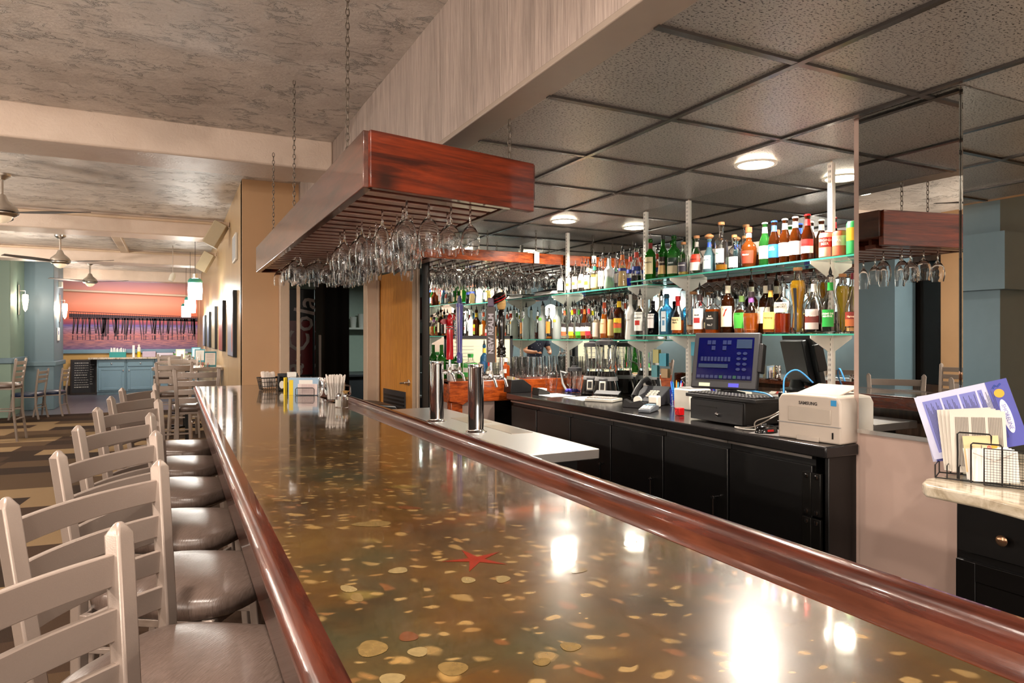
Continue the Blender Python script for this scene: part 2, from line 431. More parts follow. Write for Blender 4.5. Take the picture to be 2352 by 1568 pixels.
# bar kitchen opening : jambs and the dark kitchen behind
struct(MB().box(.895, 6.70, 0, .985, 6.95, 2.18).build('door_frame_1', M['jamb'], bevel=.006) if False else MB().box(.895, 6.70, 0, .985, 6.95, 2.18).build('trim_14', M['jamb'], bevel=.006))
struct(MB().box(1.055, 6.72, 0, 1.085, 6.76, 2.18).build('trim_15', M['jamb'], bevel=.004))
struct(MB().box(1.60, 6.20, 0, 1.72, 6.34, 2.25).box(1.69, 6.18, 0, 1.715, 6.22, 2.2).build('trim_16', M['jamb'], bevel=.006))
struct(MB().box(.9, 6.95, 0, .98, 11, BC).build('wall_kitchen', M['bwood']))
struct(MB().box(.6, 11, 0, 5, 11.1, BC).build('wall_kitchen', mat('kitchen_tile', '#c3d2c4', .3)))
struct(MB().box(3.05, 5.35, 0, 3.15, 11, BC).build('wall_kitchen', M['black']))
# ------------------------------------------------------------------ stools
def seat_mesh(wf=.21, wb=.17, d=.20, h=.06, n=10, nn=40, dome=.018):
    mb = MB(); prof = [(0.0, 0.0, -1), (.9, 0.0, 0), (1.0, .012, 0), (1.015, h * .5, 0), (1.0, h * .85, 0), (.93, h, 0), (.75, h + dome * .6, 0), (.4, h + dome, 0)]
    vs = []; fs = []
    def pt(a):
        ca, sa = math.cos(a), math.sin(a); q = (abs(ca) ** 4 + abs(sa) ** 4) ** (-.25)
        x, y = ca * q, sa * q
        wdt = wb + (wf - wb) * (y + 1) / 2
        return x * wdt, y * d + (.03 * (1 - x * x) if y > .5 else 0)
    vs.append((0, 0, 0)); idx = [[0]]
    for r, z, _ in prof[1:]:
        ring = []
        for k in range(nn):
            x, y = pt(2 * math.pi * k / nn); ring.append(len(vs)); vs.append((x * r, y * r, z))
        idx.append(ring)
    idx.append([len(vs)]); vs.append((0, 0, h + dome))
    for a, b in zip(idx, idx[1:]):
        for k in range(nn):
            k2 = (k + 1) % nn
            if len(a) == 1: fs.append((a[0], b[k2], b[k]))
            elif len(b) == 1: fs.append((a[k], a[k2], b[0]))
            else: fs.append((a[k], a[k2], b[k2], b[k]))
    return mb.add(vs, fs)
def sq_tube(mb, pts, w, d, tip=True):
    """square post through points (x,y,z) with a pyramid tip"""
    vs = []; fs = []
    P_ = [Vector(p) for p in pts]
    for p in P_: vs += [(p.x - w / 2, p.y - d / 2, p.z), (p.x + w / 2, p.y - d / 2, p.z), (p.x + w / 2, p.y + d / 2, p.z), (p.x - w / 2, p.y + d / 2, p.z)]
    n = len(P_)
    for i in range(n - 1):
        for k in range(4): fs.append((i * 4 + k, i * 4 + (k + 1) % 4, i * 4 + 4 + (k + 1) % 4, i * 4 + 4 + k))
    fs.append((3, 2, 1, 0))
    if tip:
        p = P_[-1]; b = len(vs); e = .3
        vs += [(p.x - w * e / 2, p.y - d * e / 2, p.z + .018), (p.x + w * e / 2, p.y - d * e / 2, p.z + .018), (p.x + w * e / 2, p.y + d * e / 2, p.z + .018), (p.x - w * e / 2, p.y + d * e / 2, p.z + .018)]
        a = (n - 1) * 4
        for k in range(4): fs.append((a + k, a + (k + 1) % 4, b + (k + 1) % 4, b + k))
        fs.append((b, b + 1, b + 2, b + 3))
    else: a = (n - 1) * 4; fs.append((a, a + 1, a + 2, a + 3))
    mb.add(vs, fs); return mb
def make_chair(name, label, cat, seat_h, top_h, group, seatm, slats=4, slat_step=.078, ring=True):
    t = thing(name, label, cat, group=group); W = .165
    def back(z):                       # y of the back plane at height z
        return -.185 - max(0, z - seat_h) * .12
    for s in (-1, 1):
        mb = MB(); sq_tube(mb, [(s * (W + .01), -.235, 0), (s * W, -.185, seat_h * .55), (s * W, back(seat_h), seat_h), (s * (W + .022), back(top_h - .018), top_h - .018)], .033, .027)
        mb.build('back_post', M['stoolmetal'], t, bevel=.004)
    for s in (-1, 1):
        mb = MB(); sq_tube(mb, [(s * (.20), .215, 0), (s * .165, .165, seat_h - .06)], .030, .030, False)
        mb.build('front_leg', M['stoolmetal'], t, bevel=.004)
    for i in range(slats):
        zc = top_h - .068 - i * slat_step; vs = []; fs = []; N = 10; hh = .0245; Wz = W + .022 * (zc - seat_h) / (top_h - seat_h)
        for k in range(N + 1):
            x = -Wz + .010 + (2 * Wz - .020) * k / N; bow = -.028 * (1 - (x / Wz) ** 2); y = back(zc) + bow
            for dy, dz in ((-.006, -hh), (.006, -hh), (.006, hh), (-.006, hh)): vs.append((x, y + dy, zc + dz))
        for k in range(N):
            for q in range(4): fs.append((k * 4 + q, k * 4 + (q + 1) % 4, k * 4 + 4 + (q + 1) % 4, k * 4 + 4 + q))
        fs.append((3, 2, 1, 0)); fs.append(tuple(N * 4 + q for q in range(4)))
        MB().add(vs, fs).build('slat', M['stoolmetal'], t, bevel=.002)
    fr = MB(); z = seat_h - .075
    for a, b in (((-.17, -.18), (.17, -.18)), ((-.17, .165), (.17, .165)), ((-.17, -.18), (-.17, .165)), ((.17, -.18), (.17, .165))):
        fr.tube([(a[0], a[1], z), (b[0], b[1], z)], .014, 4)
    fr.build('seat_frame', M['stoolmetal'], t, bevel=.002)
    zs = (.30, .42) if seat_h > .6 else (.2,)
    for z in zs:
        for a, b in (((-.19, -.20), (.19, -.20)), ((-.185, .19), (.185, .19))) if z == zs[0] else (((-.185, -.20), (-.18, .18)), ((.185, -.20), (.18, .18))):
            MB().tube([(a[0], a[1], z), (b[0], b[1], z)], .012, 4).build('stretcher', M['stoolmetal'], t, bevel=.002)
    seat_mesh().build('seat', seatm, t, loc=(0, 0, seat_h - .068), sharp=60)
    return t
stool0 = make_chair('bar_stool', '', 'bar stool', .795, 1.14, None, M['vinyl'])
used = [False]
def place_stool(x, y, rz, label, group=None):
    t = stool0 if not used[0] else copy_tree(stool0)
    used[0] = True
    t.location = (x, y, 0); t.rotation_euler = (0, 0, rz); t['label'] = label
    if group: t['group'] = group
    return t
Rp = [(269, 1198), (359, 1056), (357, 987), (346, 946), (363, 915), (380, 894), (377, 879)]
Lp = [None, (23, 1138), (132, 1034), (177, 976), (223, 934), (280, 908), (304, 889)]
ordn = ['at the bar nearest the camera, backrest cut by the photo edge', 'second from the camera along the bar', 'third from the camera along the bar', 'fourth from the camera along the bar', 'fifth from the camera along the bar', 'sixth from the camera along the bar', 'seventh and farthest along the bar front']
for i, (r, l) in enumerate(zip(Rp, Lp)):
    pr = G(*r, 1.14)
    if l: pl = G(*l, 1.14)
    else: a = R(52); pl = pr - Vector((math.cos(a), math.sin(a), 0)) * .37
    dv = (pr - pl); dv.z = 0; dv.normalize(); fw = Vector((dv.y, -dv.x, 0))
    mid = (pr + pl) / 2
    c = mid + fw * (.185 + .34 * .12) - Vector((.05 if i > 4 else 0, 0, 0))
    rz = math.atan2(-fw.x, fw.y)        # local +y -> fw
    place_stool(c.x, c.y, rz, 'ladder-back bar stool ' + ordn[i], 'bar stools along the bar front')
# stools at the pub tables
place_stool(.19, 7.12, 0, 'bar stool seen from behind beyond the end of the bar, facing the nearest pub table', 'stools at the pub tables')
place_stool(.12, 10.72, R(180), 'bar stool on the far side of the nearest pub table', 'stools at the pub tables')
place_stool(-.1, 12.9, R(170), 'bar stool on the far side of the second pub table', 'stools at the pub tables')
place_stool(.0, 8.95, 0, 'bar stool tucked against the near edge of the first pub table', 'stools at the pub tables')
place_stool(-2.12, 11.45, R(82), 'lone bar stool by the pale green wall at the left photo edge, facing left', 'stools at the left wall')
place_stool(-2.5, 4.4, R(-80), 'bar stool near the dark window opposite the bar, seen only in the mirrors', 'stools at the dark windows')
place_stool(-2.4, 3.2, R(-100), 'second bar stool by the dark windows, seen only in the mirrors', 'stools at the dark windows')
ch0 = make_chair('dining_chair', 'low ladder-back dining chair left of the teal pier, leftmost of the pair', 'chair', .46, .88, 'low dining chairs by the teal pier', mat('navy_vinyl', '#1d2740', .35), slats=3)
ch0.location = (-2.28, 14.35, 0); ch0.rotation_euler = (0, 0, R(75))
c2 = copy_tree(ch0); c2.location = (-2.0, 14.75, 0); c2.rotation_euler = (0, 0, R(80)); c2['label'] = 'low ladder-back dining chair right beside the corner of the teal pier'
# ------------------------------------------------------------------ pub tables along the tan wall
def table(y, lab, r=.40):
    t = thing('pub_table', lab, 'table', (.16, y, 0), 0, 'pub tables along the tan wall')
    poly = [(.40, -.36), (.40, .36)] + [(-.02 + .40 * math.cos(a), .36 * math.sin(a)) for a in [R(90 + 12 * k) for k in range(16)]]
    MB().prism(poly, 1.0, 1.04).build('table_top', M['tabletop'], t, bevel=.006)
    MB().cyl(0, 0, .02, 1.0, .035).build('column', M['black'], t)
    b = MB()
    for a in range(4): b.box(-.03, 0, 0, .03, .3, .03, T=Matrix.Rotation(R(90 * a + 45), 4, 'Z'))
    b.build('base', M['black'], t, bevel=.005)
    return t
tys = (9.75, 11.9, 13.9, 16.3)
for y, l in zip(tys, ('pub table nearest the bar with a grey laminate top against the tan wall', 'second pub table from the bar along the tan wall', 'third pub table from the bar along the tan wall', 'farthest pub table along the tan wall, near the mural')): table(y, l)
menm = [mat('teal_menu_card', '#3b8f9e', .4), mat('cream_menu_card', '#d8cfa0', .5)]
def menu(x, y, z, lab, m=0, h=.20, w_=.15):
    t = thing('menu_card', lab, 'menu', (x, y, z), R(-8), 'menu cards standing on the pub tables')
    T = Matrix.Rotation(R(-10), 4, 'X')
    MB().box(-w_ / 2, -.002, 0, w_ / 2, .002, h, T=T).build('cover', menm[m], t)
    MB().box(-w_ / 2 + .015, -.0035, .02, w_ / 2 - .012, -.002, h - .02, T=T).build('page', M['paper'], t)
    for k in range(6): pass
    ln = MB()
    for k in range(7): ln.box(-w_ * .28, -.0045, .035 + k * .02, w_ * .28, -.0036, .038 + k * .02, T=T)
    ln.build('printed_lines', M['grey'], t)
menu(.42, 9.68, 1.04, 'teal-edged menu card standing on the nearest pub table')
menu(.36, 11.75, 1.04, 'teal-edged menu card standing on the second pub table')
menu(.36, 13.75, 1.04, 'teal-edged menu card with a dark edge on the third pub table')
menu(.10, 13.7, 1.04, 'cream menu card on the third pub table', 1, .17)
def shaker(x, y, z, lab, fill, cap=M['chrome'], grp='salt and pepper shakers', h=.085, r=.018, name='shaker'):
    t = thing(name, lab, 'shaker', (x, y, z), 0, grp)
    MB().lathe([(0, 0), (r * .95, 0), (r, .004), (r * .9, h * .78), (r * .82, h * .80), (0, h * .80)], 14, p=3).build('glass_body', M['glass'], t)
    MB().lathe([(0, .004), (r * .8, .004), (r * .78, h * .55), (0, h * .55)], 12, p=3).build('contents', fill, t)
    MB().lathe([(0, h * .80), (r * .88, h * .80), (r * .9, h * .92), (r * .6, h), (0, h)], 14).build('lid', cap, t)
salt = mat('salt', '#e8e4da', .8); pepper = mat('ground_pepper', '#5a4632', .9)
shaker(.26, 11.6, 1.04, 'salt shaker on the second pub table', salt); shaker(.21, 11.62, 1.04, 'pepper shaker on the second pub table', pepper)
shaker(.2, 13.6, 1.04, 'salt shaker on the third pub table', salt); shaker(.25, 13.62, 1.04, 'pepper shaker on the third pub table', pepper)
t = thing('sugar_caddy', 'wire caddy of coloured sweetener packets on the nearest pub table', 'caddy', (.36, 9.5, 1.04))
MB().box(-.05, -.03, 0, .05, .03, .004).tube([(-.05, -.03, .03), (.05, -.03, .03), (.05, .03, .03), (-.05, .03, .03)], .0015, 6, cyc=True).build('rack', M['black'], t)
for i, c in enumerate(('#d8402c', '#e0b030', '#d8d2c4', '#d86a5a')):
    MB().box(-.04 + i * .02, -.022, .005, -.034 + i * .02, .022, .06, T=Matrix.Rotation(R(6), 4, 'Y')).build('packet', mat('sweetener_packet', c, .6), t)
tag(MB().lathe([(0, 0), (.045, 0), (.006, .03), (.005, .17), (0, .17)], 12).build('sign_holder', M['whitepl'], loc=(.30, 9.5, 1.04)), 'slim white stand on the nearest pub table beside the menu card', 'sign holder')
# ------------------------------------------------------------------ the long bar
t = thing('long_bar', 'long wooden bar with a glossy resin top full of seashells', 'bar counter', (0, 0, 0))
Y0, Y1 = -.55, 5.75
top = MB().box(.172, Y0, 1.0, .832, Y1, 1.04)
def decal(mb, pts, cx, cy, mi, z=1.0405, n=5): mb.add([(cx + p[0], cy + p[1], z) for p in pts], [tuple(range(len(pts)))], mi)
top.build('resin_top', M['bartop'], t, bevel=.003)
st = MB(); c = G(1093, 1285, 1.04); pts = []
for k in range(10):
    r_ = .060 if k % 2 == 0 else .015; a = R(36 * k + 20); pts.append((r_ * math.cos(a), r_ * math.sin(a)))
decal(st, pts, c.x, c.y, 0)
st.build('starfish_inlay', mat('red_starfish', '#7c2414', .12, coat=1), t)
shm = [mat('tan_shell_inlay', '#6c5834', .12, coat=1, vs=90, var=.35), mat('pale_shell_inlay', '#7c6b48', .12, coat=1, vs=120, var=.3), mat('rust_shell_inlay', '#5e3820', .12, coat=1, vs=90, var=.4)]
random.seed(11)
big = [(855, 1489, .028, .018, 0), (960, 1497, .016, .012, 1), (856, 1203, .05, .02, 0), (1075, 1332, .018, .011, 1), (1110, 1178, .0, .0, 0), (938, 1462, .018, .012, 2), (915, 1310, .018, .016, 1), (1040, 1535, .02, .018, 0), (820, 1372, .022, .009, 0), (800, 1352, .022, .01, 1), (940, 1166, .035, .013, 2), (1330, 1310, .02, .01, 0), (1155, 1330, .02, .011, 1), (700, 1155, .012, .006, 1), (1310, 1485, .016, .012, 0), (900, 1560, .018, .014, 1), (1245, 1520, .014, .009, 0)]
sh = MB()
for (px, py, a_, b_, mi) in big:
    if a_ == 0: continue
    c = G(px, py, 1.04); an = random.uniform(0, 3); pp = []
    for k in range(18):
        q = 2 * math.pi * k / 18; rr = 1 + .08 * math.sin(3 * q + px); x, y = a_ * .8 * rr * math.cos(q), b_ * rr * math.sin(q)
        pp.append((x * math.cos(an) - y * math.sin(an), x * math.sin(an) + y * math.cos(an)))
    decal(sh, pp, c.x, c.y, mi)
sh.build('shell_inlay', shm, t)['kind'] = 'stuff'
prof = [(.832, 1.040), (.838, 1.034), (.852, 1.030), (.90, 1.030), (.918, 1.036), (.918, 1.0), (.832, 1.0)]
MB().add([(x, y, z) for y in (Y0, Y1 - .9) for x, z in prof], [tuple(range(7)), tuple(range(7, 14))[::-1]] + [(i, i + 7, (i + 1) % 7 + 7, (i + 1) % 7) for i in range(7)]).build('drip_gutter', wood('glossy_gutter_wood', '#3a1a10', '#6a3a26', .14, (10, 1.2, 10), 1.0, gs=3), t)
n_ = 12; rp = [(.966, .99), (.966, 1.056), (.962, 1.064), (.954, 1.068), (.930, 1.066), (.922, 1.060), (.918, 1.050), (.9175, .99)]
q = len(rp)
MB().add([(x, y, z) for y in (Y0, 4.25) for x, z in rp], [tuple(range(q)), tuple(range(q, 2 * q))[::-1]] + [(i, i + q, (i + 1) % q + q, (i + 1) % q) for i in range(q)]).build('back_rail', M['railwood'], t, sharp=50)
# rounded front nosing with apron
np_ = [(.175, 1.0405)] + [(.152 + .022 * math.cos(a), 1.022 + .022 * math.sin(a)) for a in [R(80 + 100 * k / 8) for k in range(9)]] + [(.137, 1.0), (.142, .99), (.155, .88), (.16, .86), (.175, .86)]
q = len(np_)
MB().add([(x, y, z) for y in (Y0, Y1) for x, z in np_], [tuple(range(q)), tuple(range(q, 2 * q))[::-1]] + [(i, i + q, (i + 1) % q + q, (i + 1) % q) for i in range(q)]).build('front_apron', M['railwood'], t, sharp=50)
MB().box(.17, Y1, .86, .93, Y1 + .02, 1.04).build('end_apron', M['railwood'], t, bevel=.006)
MB().box(.50, Y0, 0.004, .86, Y1, 1.0).build('bar_body', M['bwood'], t)
MB().tube([(.40, Y0, .2), (.40, Y1, .2)], .02, 12).build('foot_rail', M['chrome'], t)
# ------------------------------------------------------------------ hanging glass rack
RB, RT = 1.934, 2.13
A_, B_, C_, D_ = (.595, 2.29), (1.31, 2.44), (1.33, 5.39), (.62, 5.66)
t = thing('glass_rack', 'red-stained plank rack hanging on chains over the bar, full of stemware', 'glass rack', (0, 0, 0))
def plank(a, b, z0, z1, th, m, name, par):
    a = Vector((*a, 0)); b = Vector((*b, 0)); L = (b - a).length; an = math.atan2(b.y - a.y, b.x - a.x)
    return MB().box(0, -th / 2, z0, L, th / 2, z1).build(name, m, par, loc=(a.x, a.y, 0), rot=an, bevel=.003)
plank(A_, B_, RB, RT, .036, M['rackwood'], 'end_plank', t)
plank(D_, C_, RB, RT, .036, M['rackwood'], 'end_plank', t)
MB().box(-.018, 0, RB, .018, D_[1] - A_[1], RT).build('side_plank', M['rackside'], t, loc=(A_[0], A_[1], 0), bevel=.003)
MB().box(-.018, 0, RB + .05, .018, C_[1] - B_[1], RT).build('side_plank', M['rackside'], t, loc=(B_[0], B_[1], 0), bevel=.003)
knot = MB(); pts = [(.05 * math.cos(a) * (1 + .25 * math.sin(2 * a)) + .055, 0, .055 * math.sin(a) + .055) for a in [2 * math.pi * k / 20 for k in range(20)]]
tp = MB().prism([(.615, 2.32), (1.29, 2.46), (1.31, 5.36), (.635, 5.6)], RB + .062, RB + .07); tp.build('top_board', M['slatdark'], t)
y = 2.36; k = 0; slx = []
while y < 5.38:
    sh_ = .15 if y < 3 else .15
    x0 = .613; x1 = 1.29 - (.12 if y < 3.1 else 0) + (.0)
    m = MB().box(x0, y + .01, RB + .008, x1, y + .085, RB + .020)
    m.T = None
    mb = MB(); sk = .15 * max(0, 1 - (y - 2.36) / 1.6)
    def shear(b, z0, z1, w0, w1, mi):
        b.add([(x0, y + w0, z0), (x1, y + w0 + sk * .7, z0), (x1, y + w1 + sk * .7, z0), (x0, y + w1, z0), (x0, y + w0, z1), (x1, y + w0 + sk * .7, z1), (x1, y + w1 + sk * .7, z1), (x0, y + w1, z1)],
              [(0, 3, 2, 1), (4, 5, 6, 7), (0, 1, 5, 4), (1, 2, 6, 5), (2, 3, 7, 6), (3, 0, 4, 7)], mi)
    shear(mb, RB + .004, RB + .007, .004, .066, 0); shear(mb, RB + .007, RB + .030, .0, .070, 1); shear(mb, RB + .030, RB + .062, .026, .046, 1)
    mb.build('slat', [M['slat'], M['slatdark']], t, bevel=.0015)
    slx.append((y, sk)); y += .113
chm = mat('dull_chain_steel', '#6e655c', .4, .8)
def chain(p, q_, lab, parent=None, r=.0022, ln=.034, grp='rack chains'):
    p = Vector(p); q_ = Vector(q_); n = max(2, int((q_ - p).length / (ln * .78))); mb = MB()
    for i in range(n):
        c = p.lerp(q_, (i + .5) / n); pts = []
        for k in range(10):
            a = 2 * math.pi * k / 10; x = .007 * math.cos(a); z = ln / 2 * math.sin(a)
            pts.append((c.x + (x if i % 2 == 0 else 0), c.y + (0 if i % 2 == 0 else x), c.z + z))
        mb.tube(pts, r, 5, cyc=True)
    return tag(mb.build('chain', chm), lab, 'chain', grp)
chain((.60, 2.62, RT), (.60, 2.62, MCZ), 'hanging chain at the near left corner of the glass rack, rising to the stucco ceiling')
chain((1.19, 2.40, RT), (1.19, 2.40, BC), 'short hanging chain at the near right corner of the glass rack under the soffit')
chain((.62, 4.05, RT), (.62, 4.05, MCZ), 'hanging chain halfway along the left plank of the glass rack')
chain((.64, 5.12, RT), (.64, 5.12, 2.75), 'hanging chain at the far left end of the glass rack, hooked to the beam')
chain((1.12, 3.9, RT), (1.12, 3.9, BC), 'short chain halfway along the right side of the glass rack')
# stemware --------------------------------------------------------
def outer_inner(pr, th):
    """closed shell from an outer profile (bottom->rim)"""
    inn = [(max(r - th, .0005), z) for r, z in pr[::-1]]
    return inn
def wine_glass(kind):
    mb = MB()
    if kind == 'wine':   # hung upside down: foot on top at z=0, rim at -h
        h, rf, rb, st, rr = .205, .034, .039, .085, .031
    elif kind == 'tulip': h, rf, rb, st, rr = .215, .033, .030, .075, .026
    elif kind == 'goblet': h, rf, rb, st, rr = .20, .036, .043, .07, .036
    else: h, rf, rb, st, rr = .15, .034, .040, .035, .036
    bl = h - st
    out = [(0, 0), (rf, 0), (rf, -.002), (.010, -.008), (.0042, -.016), (.0038, -st + .012), (.007, -st), (rb * .55, -st - bl * .12), (rb * .85, -st - bl * .3), (rb, -st - bl * .55), (rb * .97, -st - bl * .75), (rr, -h)]
    inn = [(rr - .0012, -h), (rb * .97 - .0013, -st - bl * .75), (rb - .0014, -st - bl * .55), (rb * .85 - .0015, -st - bl * .3), (rb * .55 - .002, -st - bl * .14), (0, -st - .006)]
    mb.lathe([(r, z) for r, z in (out + inn)][::-1], 20)
    return mb
gm = {}
for kd in ('wine', 'tulip', 'goblet', 'short'):
    gm[kd] = wine_glass(kd)
gobj = {}
def hang(kind, x, y, z, label, grp):
    nm = {'wine': 'wine_glass', 'tulip': 'tulip_glass', 'goblet': 'goblet', 'short': 'short_stem_glass'}[kind]
    if kind not in gobj: o = gm[kind].build(nm, M['glass'], sharp=70); gobj[kind] = o
    else: o = gobj[kind].copy(); COL.objects.link(o)
    o.location = (x, y, z); o.rotation_euler = (0, 0, random.uniform(0, 6))
    return tag(o, label, 'glass', grp)
near = [(934, 446, 'wine', 'clear wine glass in the first row of the rack, leftmost of that row'), (985, 454, 'goblet', 'wide goblet in the first row of the rack, second from its left'),
        (1036, 461, 'wine', 'wine glass in the first row of the rack, second from its right'), (1080, 465, 'wine', 'frosty-looking wine glass hanging rightmost in the first row of the rack'),
        (925, 463, 'goblet', 'goblet hanging just behind the leftmost glass of the first row'), (1028, 477, 'goblet', 'goblet just behind the second glass from the right'),
        (878, 471, 'tulip', 'tall tulip glass standing apart left of the first-row glasses'), (912, 480, 'tulip', 'tulip glass behind the first row, left of the front wine glasses'), (947, 484, 'wine', 'wine glass behind the leftmost front glass'),
        (831, 494, 'tulip', 'tall tulip glass in the left middle of the rack'), (820, 505, 'wine', 'wine glass just left of the tulip glass in the left middle of the rack'), (864, 498, 'tulip', 'tulip glass in the middle of the rack, behind the tall lone one'),
        (849, 507, 'goblet', 'goblet in the middle of the rack, between two tulip glasses'), (899, 501, 'wine', 'wine glass in the middle of the rack, behind the first rows'), (791, 514, 'tulip', 'leftmost full-height tulip glass of the rack'), (781, 522, 'wine', 'wine glass just left of the leftmost tulip glass')]
for px, py, kd, lb in near:
    c = G(px, py + 3, RB + .02); hang(kd, c.x, min(c.y, 5.3), RB + .022, lb, 'stemware hanging in the near rows of the rack')
random.seed(5)
ORD = ['first', 'second', 'third', 'fourth', 'fifth', 'sixth', 'seventh', 'eighth', 'ninth', 'tenth', 'eleventh', 'twelfth', 'thirteenth', 'fourteenth', 'fifteenth', 'sixteenth', 'seventeenth', 'eighteenth', 'nineteenth', 'twentieth', 'twenty-first', 'twenty-second', 'twenty-third', 'twenty-fourth', 'twenty-fifth', 'twenty-sixth', 'twenty-seventh', 'twenty-eighth', 'twenty-ninth']
KW = {'wine': 'wine glass', 'tulip': 'tulip glass', 'goblet': 'round goblet', 'short': 'short-stemmed glass'}
for ri, (yy, sk) in list(enumerate(slx))[6:]:
    row = []
    for j in range(5):
        if random.random() < (.45 if yy < 4.4 else .15): continue
        if yy < 3.5 and j < 2: continue
        x = .70 + j * .128 + random.uniform(-.012, .012)
        if x > 1.24: continue
        kd = random.choice(['short', 'goblet', 'short', 'wine', 'tulip']) if yy < 4.4 else 'short'
        hang(kd, x, yy - .018 + sk * .7 * (x - .61) / .68, RB + .022, f'{KW[kd]} in the {ORD[ri]} slat row of the big rack, {ORD[j]} from the left plank', 'stemware crowded in the far rows of the rack')
# second rack by the back bar --------------------------------------
t = thing('corner_glass_rack', 'orange-brown wooden glass rack above the far corner of the back bar', 'glass rack', (0, 0, 0))
Z2 = 2.02
MB().box(1.38, 4.81, Z2, 2.885, 4.845, Z2 + .085).build('fascia', M['orangewood'], t, bevel=.003)
MB().box(1.345, 4.81, Z2, 1.38, 6.0, Z2 + .085).build('fascia', M['slatdark'], t, bevel=.003)
MB().box(1.38, 5.97, Z2, 1.84, 6.0, Z2 + .085).build('fascia', M['slatdark'], t, bevel=.003)
MB().box(1.38, 4.85, Z2 + .06, 2.885, 5.17, Z2 + .07).box(1.38, 5.17, Z2 + .06, 1.83, 5.97, Z2 + .07).build('top_board', M['slatdark'], t)
x = 1.44
while x < 2.86:
    y1 = 5.17 if x > 1.8 else 5.97
    MB().box(x - .035, 4.85, Z2 + .004, x + .035, y1, Z2 + .016, 0).box(x - .012, 4.85, Z2 + .016, x + .012, y1, Z2 + .06, 1).build('slat', [M['slat'], M['slatdark']], t, bevel=.0015)
    x += .115
for i in range(9):
    for j in range(3):
        x = 1.90 + .115 * i - .04; kd = random.choice(['wine', 'tulip', 'goblet']); hang(kd, x + .02 * (j % 2) - .02, 4.90 + j * .10, Z2 + .02, f'{KW[kd]} under the corner rack, {ORD[j]} row back, {ORD[i]} from its left', 'stemware under the corner rack')
chain((2.1, 4.95, Z2 + .085), (2.1, 4.95, BC), 'short chain holding the corner rack, left one', grp='corner rack chains')
chain((2.28, 5.0, Z2 + .085), (2.28, 5.0, BC), 'short chain holding the corner rack, middle one', grp='corner rack chains')
chain((2.62, 4.80, Z2 + .02), (2.62, 4.80, BC), 'chain with a white tag at the right end of the corner rack', grp='corner rack chains')
tag(MB().box(-.022, -.003, -.09, .022, .003, 0).tube([(0, 0, 0), (0, 0, .05)], .001, 5).build('paper_tag', M['paper'], loc=(2.62, 4.787, 2.11), bevel=.001), 'white paper tag hanging on the chain at the right end of the corner rack', 'tag')
# ------------------------------------------------------------------ mirrors behind the bar
XM = 2.895
for i, (a, b) in enumerate(((1.80, 2.262), (2.275, 3.295), (3.305, 3.725), (3.735, 4.755), (4.765, 5.17))):
    tag(MB().box(XM, a, .99, XM + .005, b, BC).build('wall_mirror', M['mirror']), 'back bar mirror ' + ['beside the column, right of all white standards', 'between the two right-hand white standards', 'narrow panel between the two middle standards', 'between the two left-hand white standards', 'at the far corner, left of all white standards'][i], 'mirror')
tag(MB().box(1.845, 5.172, .8, XM, 5.18, BC).build('wall_mirror', M['mirror']), 'mirror covering the end wall of the back bar, behind the corner glass rack', 'mirror')
tag(MB().box(2.415, 1.388, 1.058, 2.422, 1.768, BC - .004).build('column_mirror', M['mirrord']), 'tinted mirror on the front face of the column right of the bottle shelves', 'mirror')
tag(MB().box(2.424, 1.380, .92, 3.05, 1.387, BC - .004).build('column_mirror', M['mirrord']), 'tinted mirror on the near face of the column, behind the menu rack', 'mirror')
tag(MB().box(2.408, 1.386, 1.045, 2.416, 1.77, 1.060).build('mirror_channel', M['steel']), 'metal channel under the mirror on the column front face', 'trim')
# standards, brackets, shelves
def shelf_section(sy, y0, y1, zs, lab, side):
    for yv, l2 in zip(sy, side):
        t = thing('shelf_standard', 'slotted white shelf standard on the mirror, ' + l2, 'shelf standard', (XM, yv, 0), 0, 'white shelf standards')
        b = MB().box(-.012, -.013, 1.0, 0, .013, BC - .01)
        b.build('channel', M['white'], t)
        s_ = MB(); z = 1.03
        while z < BC - .03:
            for dy in (-.005, .003): s_.box(-.0128, dy, z, -.0118, dy + .002, z + .012)
            z += .025
        s_.build('slots', M['blackpl'], t)
        for z in zs:
            b = MB().prism([(0, 0), (-.15, 0), (-.15, -.014), (-.012, -.085), (0, -.085)], -.0015, .0015, T=Matrix.Translation((0, 0, z - .008)) @ Matrix(((1, 0, 0, 0), (0, 0, 1, 0), (0, 1, 0, 0), (0, 0, 0, 1))))
            b.build('bracket', M['white'], t)
    for z, l2 in zip(zs, ('lower', 'upper')):
        o = MB().box(2.745, y0, z - .008, 2.888, y1, z).build('glass_shelf', [M['shelfglass'], M['glassedge']], bevel=0)
        for p in o.data.polygons:
            if abs(p.normal.x) > .5 or abs(p.normal.y) > .5: p.material_index = 1
        tag(o, f'green-edged glass shelf, {l2} one of the {lab} section', 'shelf')
ZR = (1.438, 1.798); ZL = (1.405, 1.768)
shelf_section((2.268, 3.30), 1.78, 3.705, ZR, 'right', ('rightmost, beside the mirrored column', 'second from the right'))
shelf_section((3.73, 4.76), 3.52, 5.165, (ZL[0], ZL[1]), 'left', ('third from the right', 'leftmost, near the far corner'))
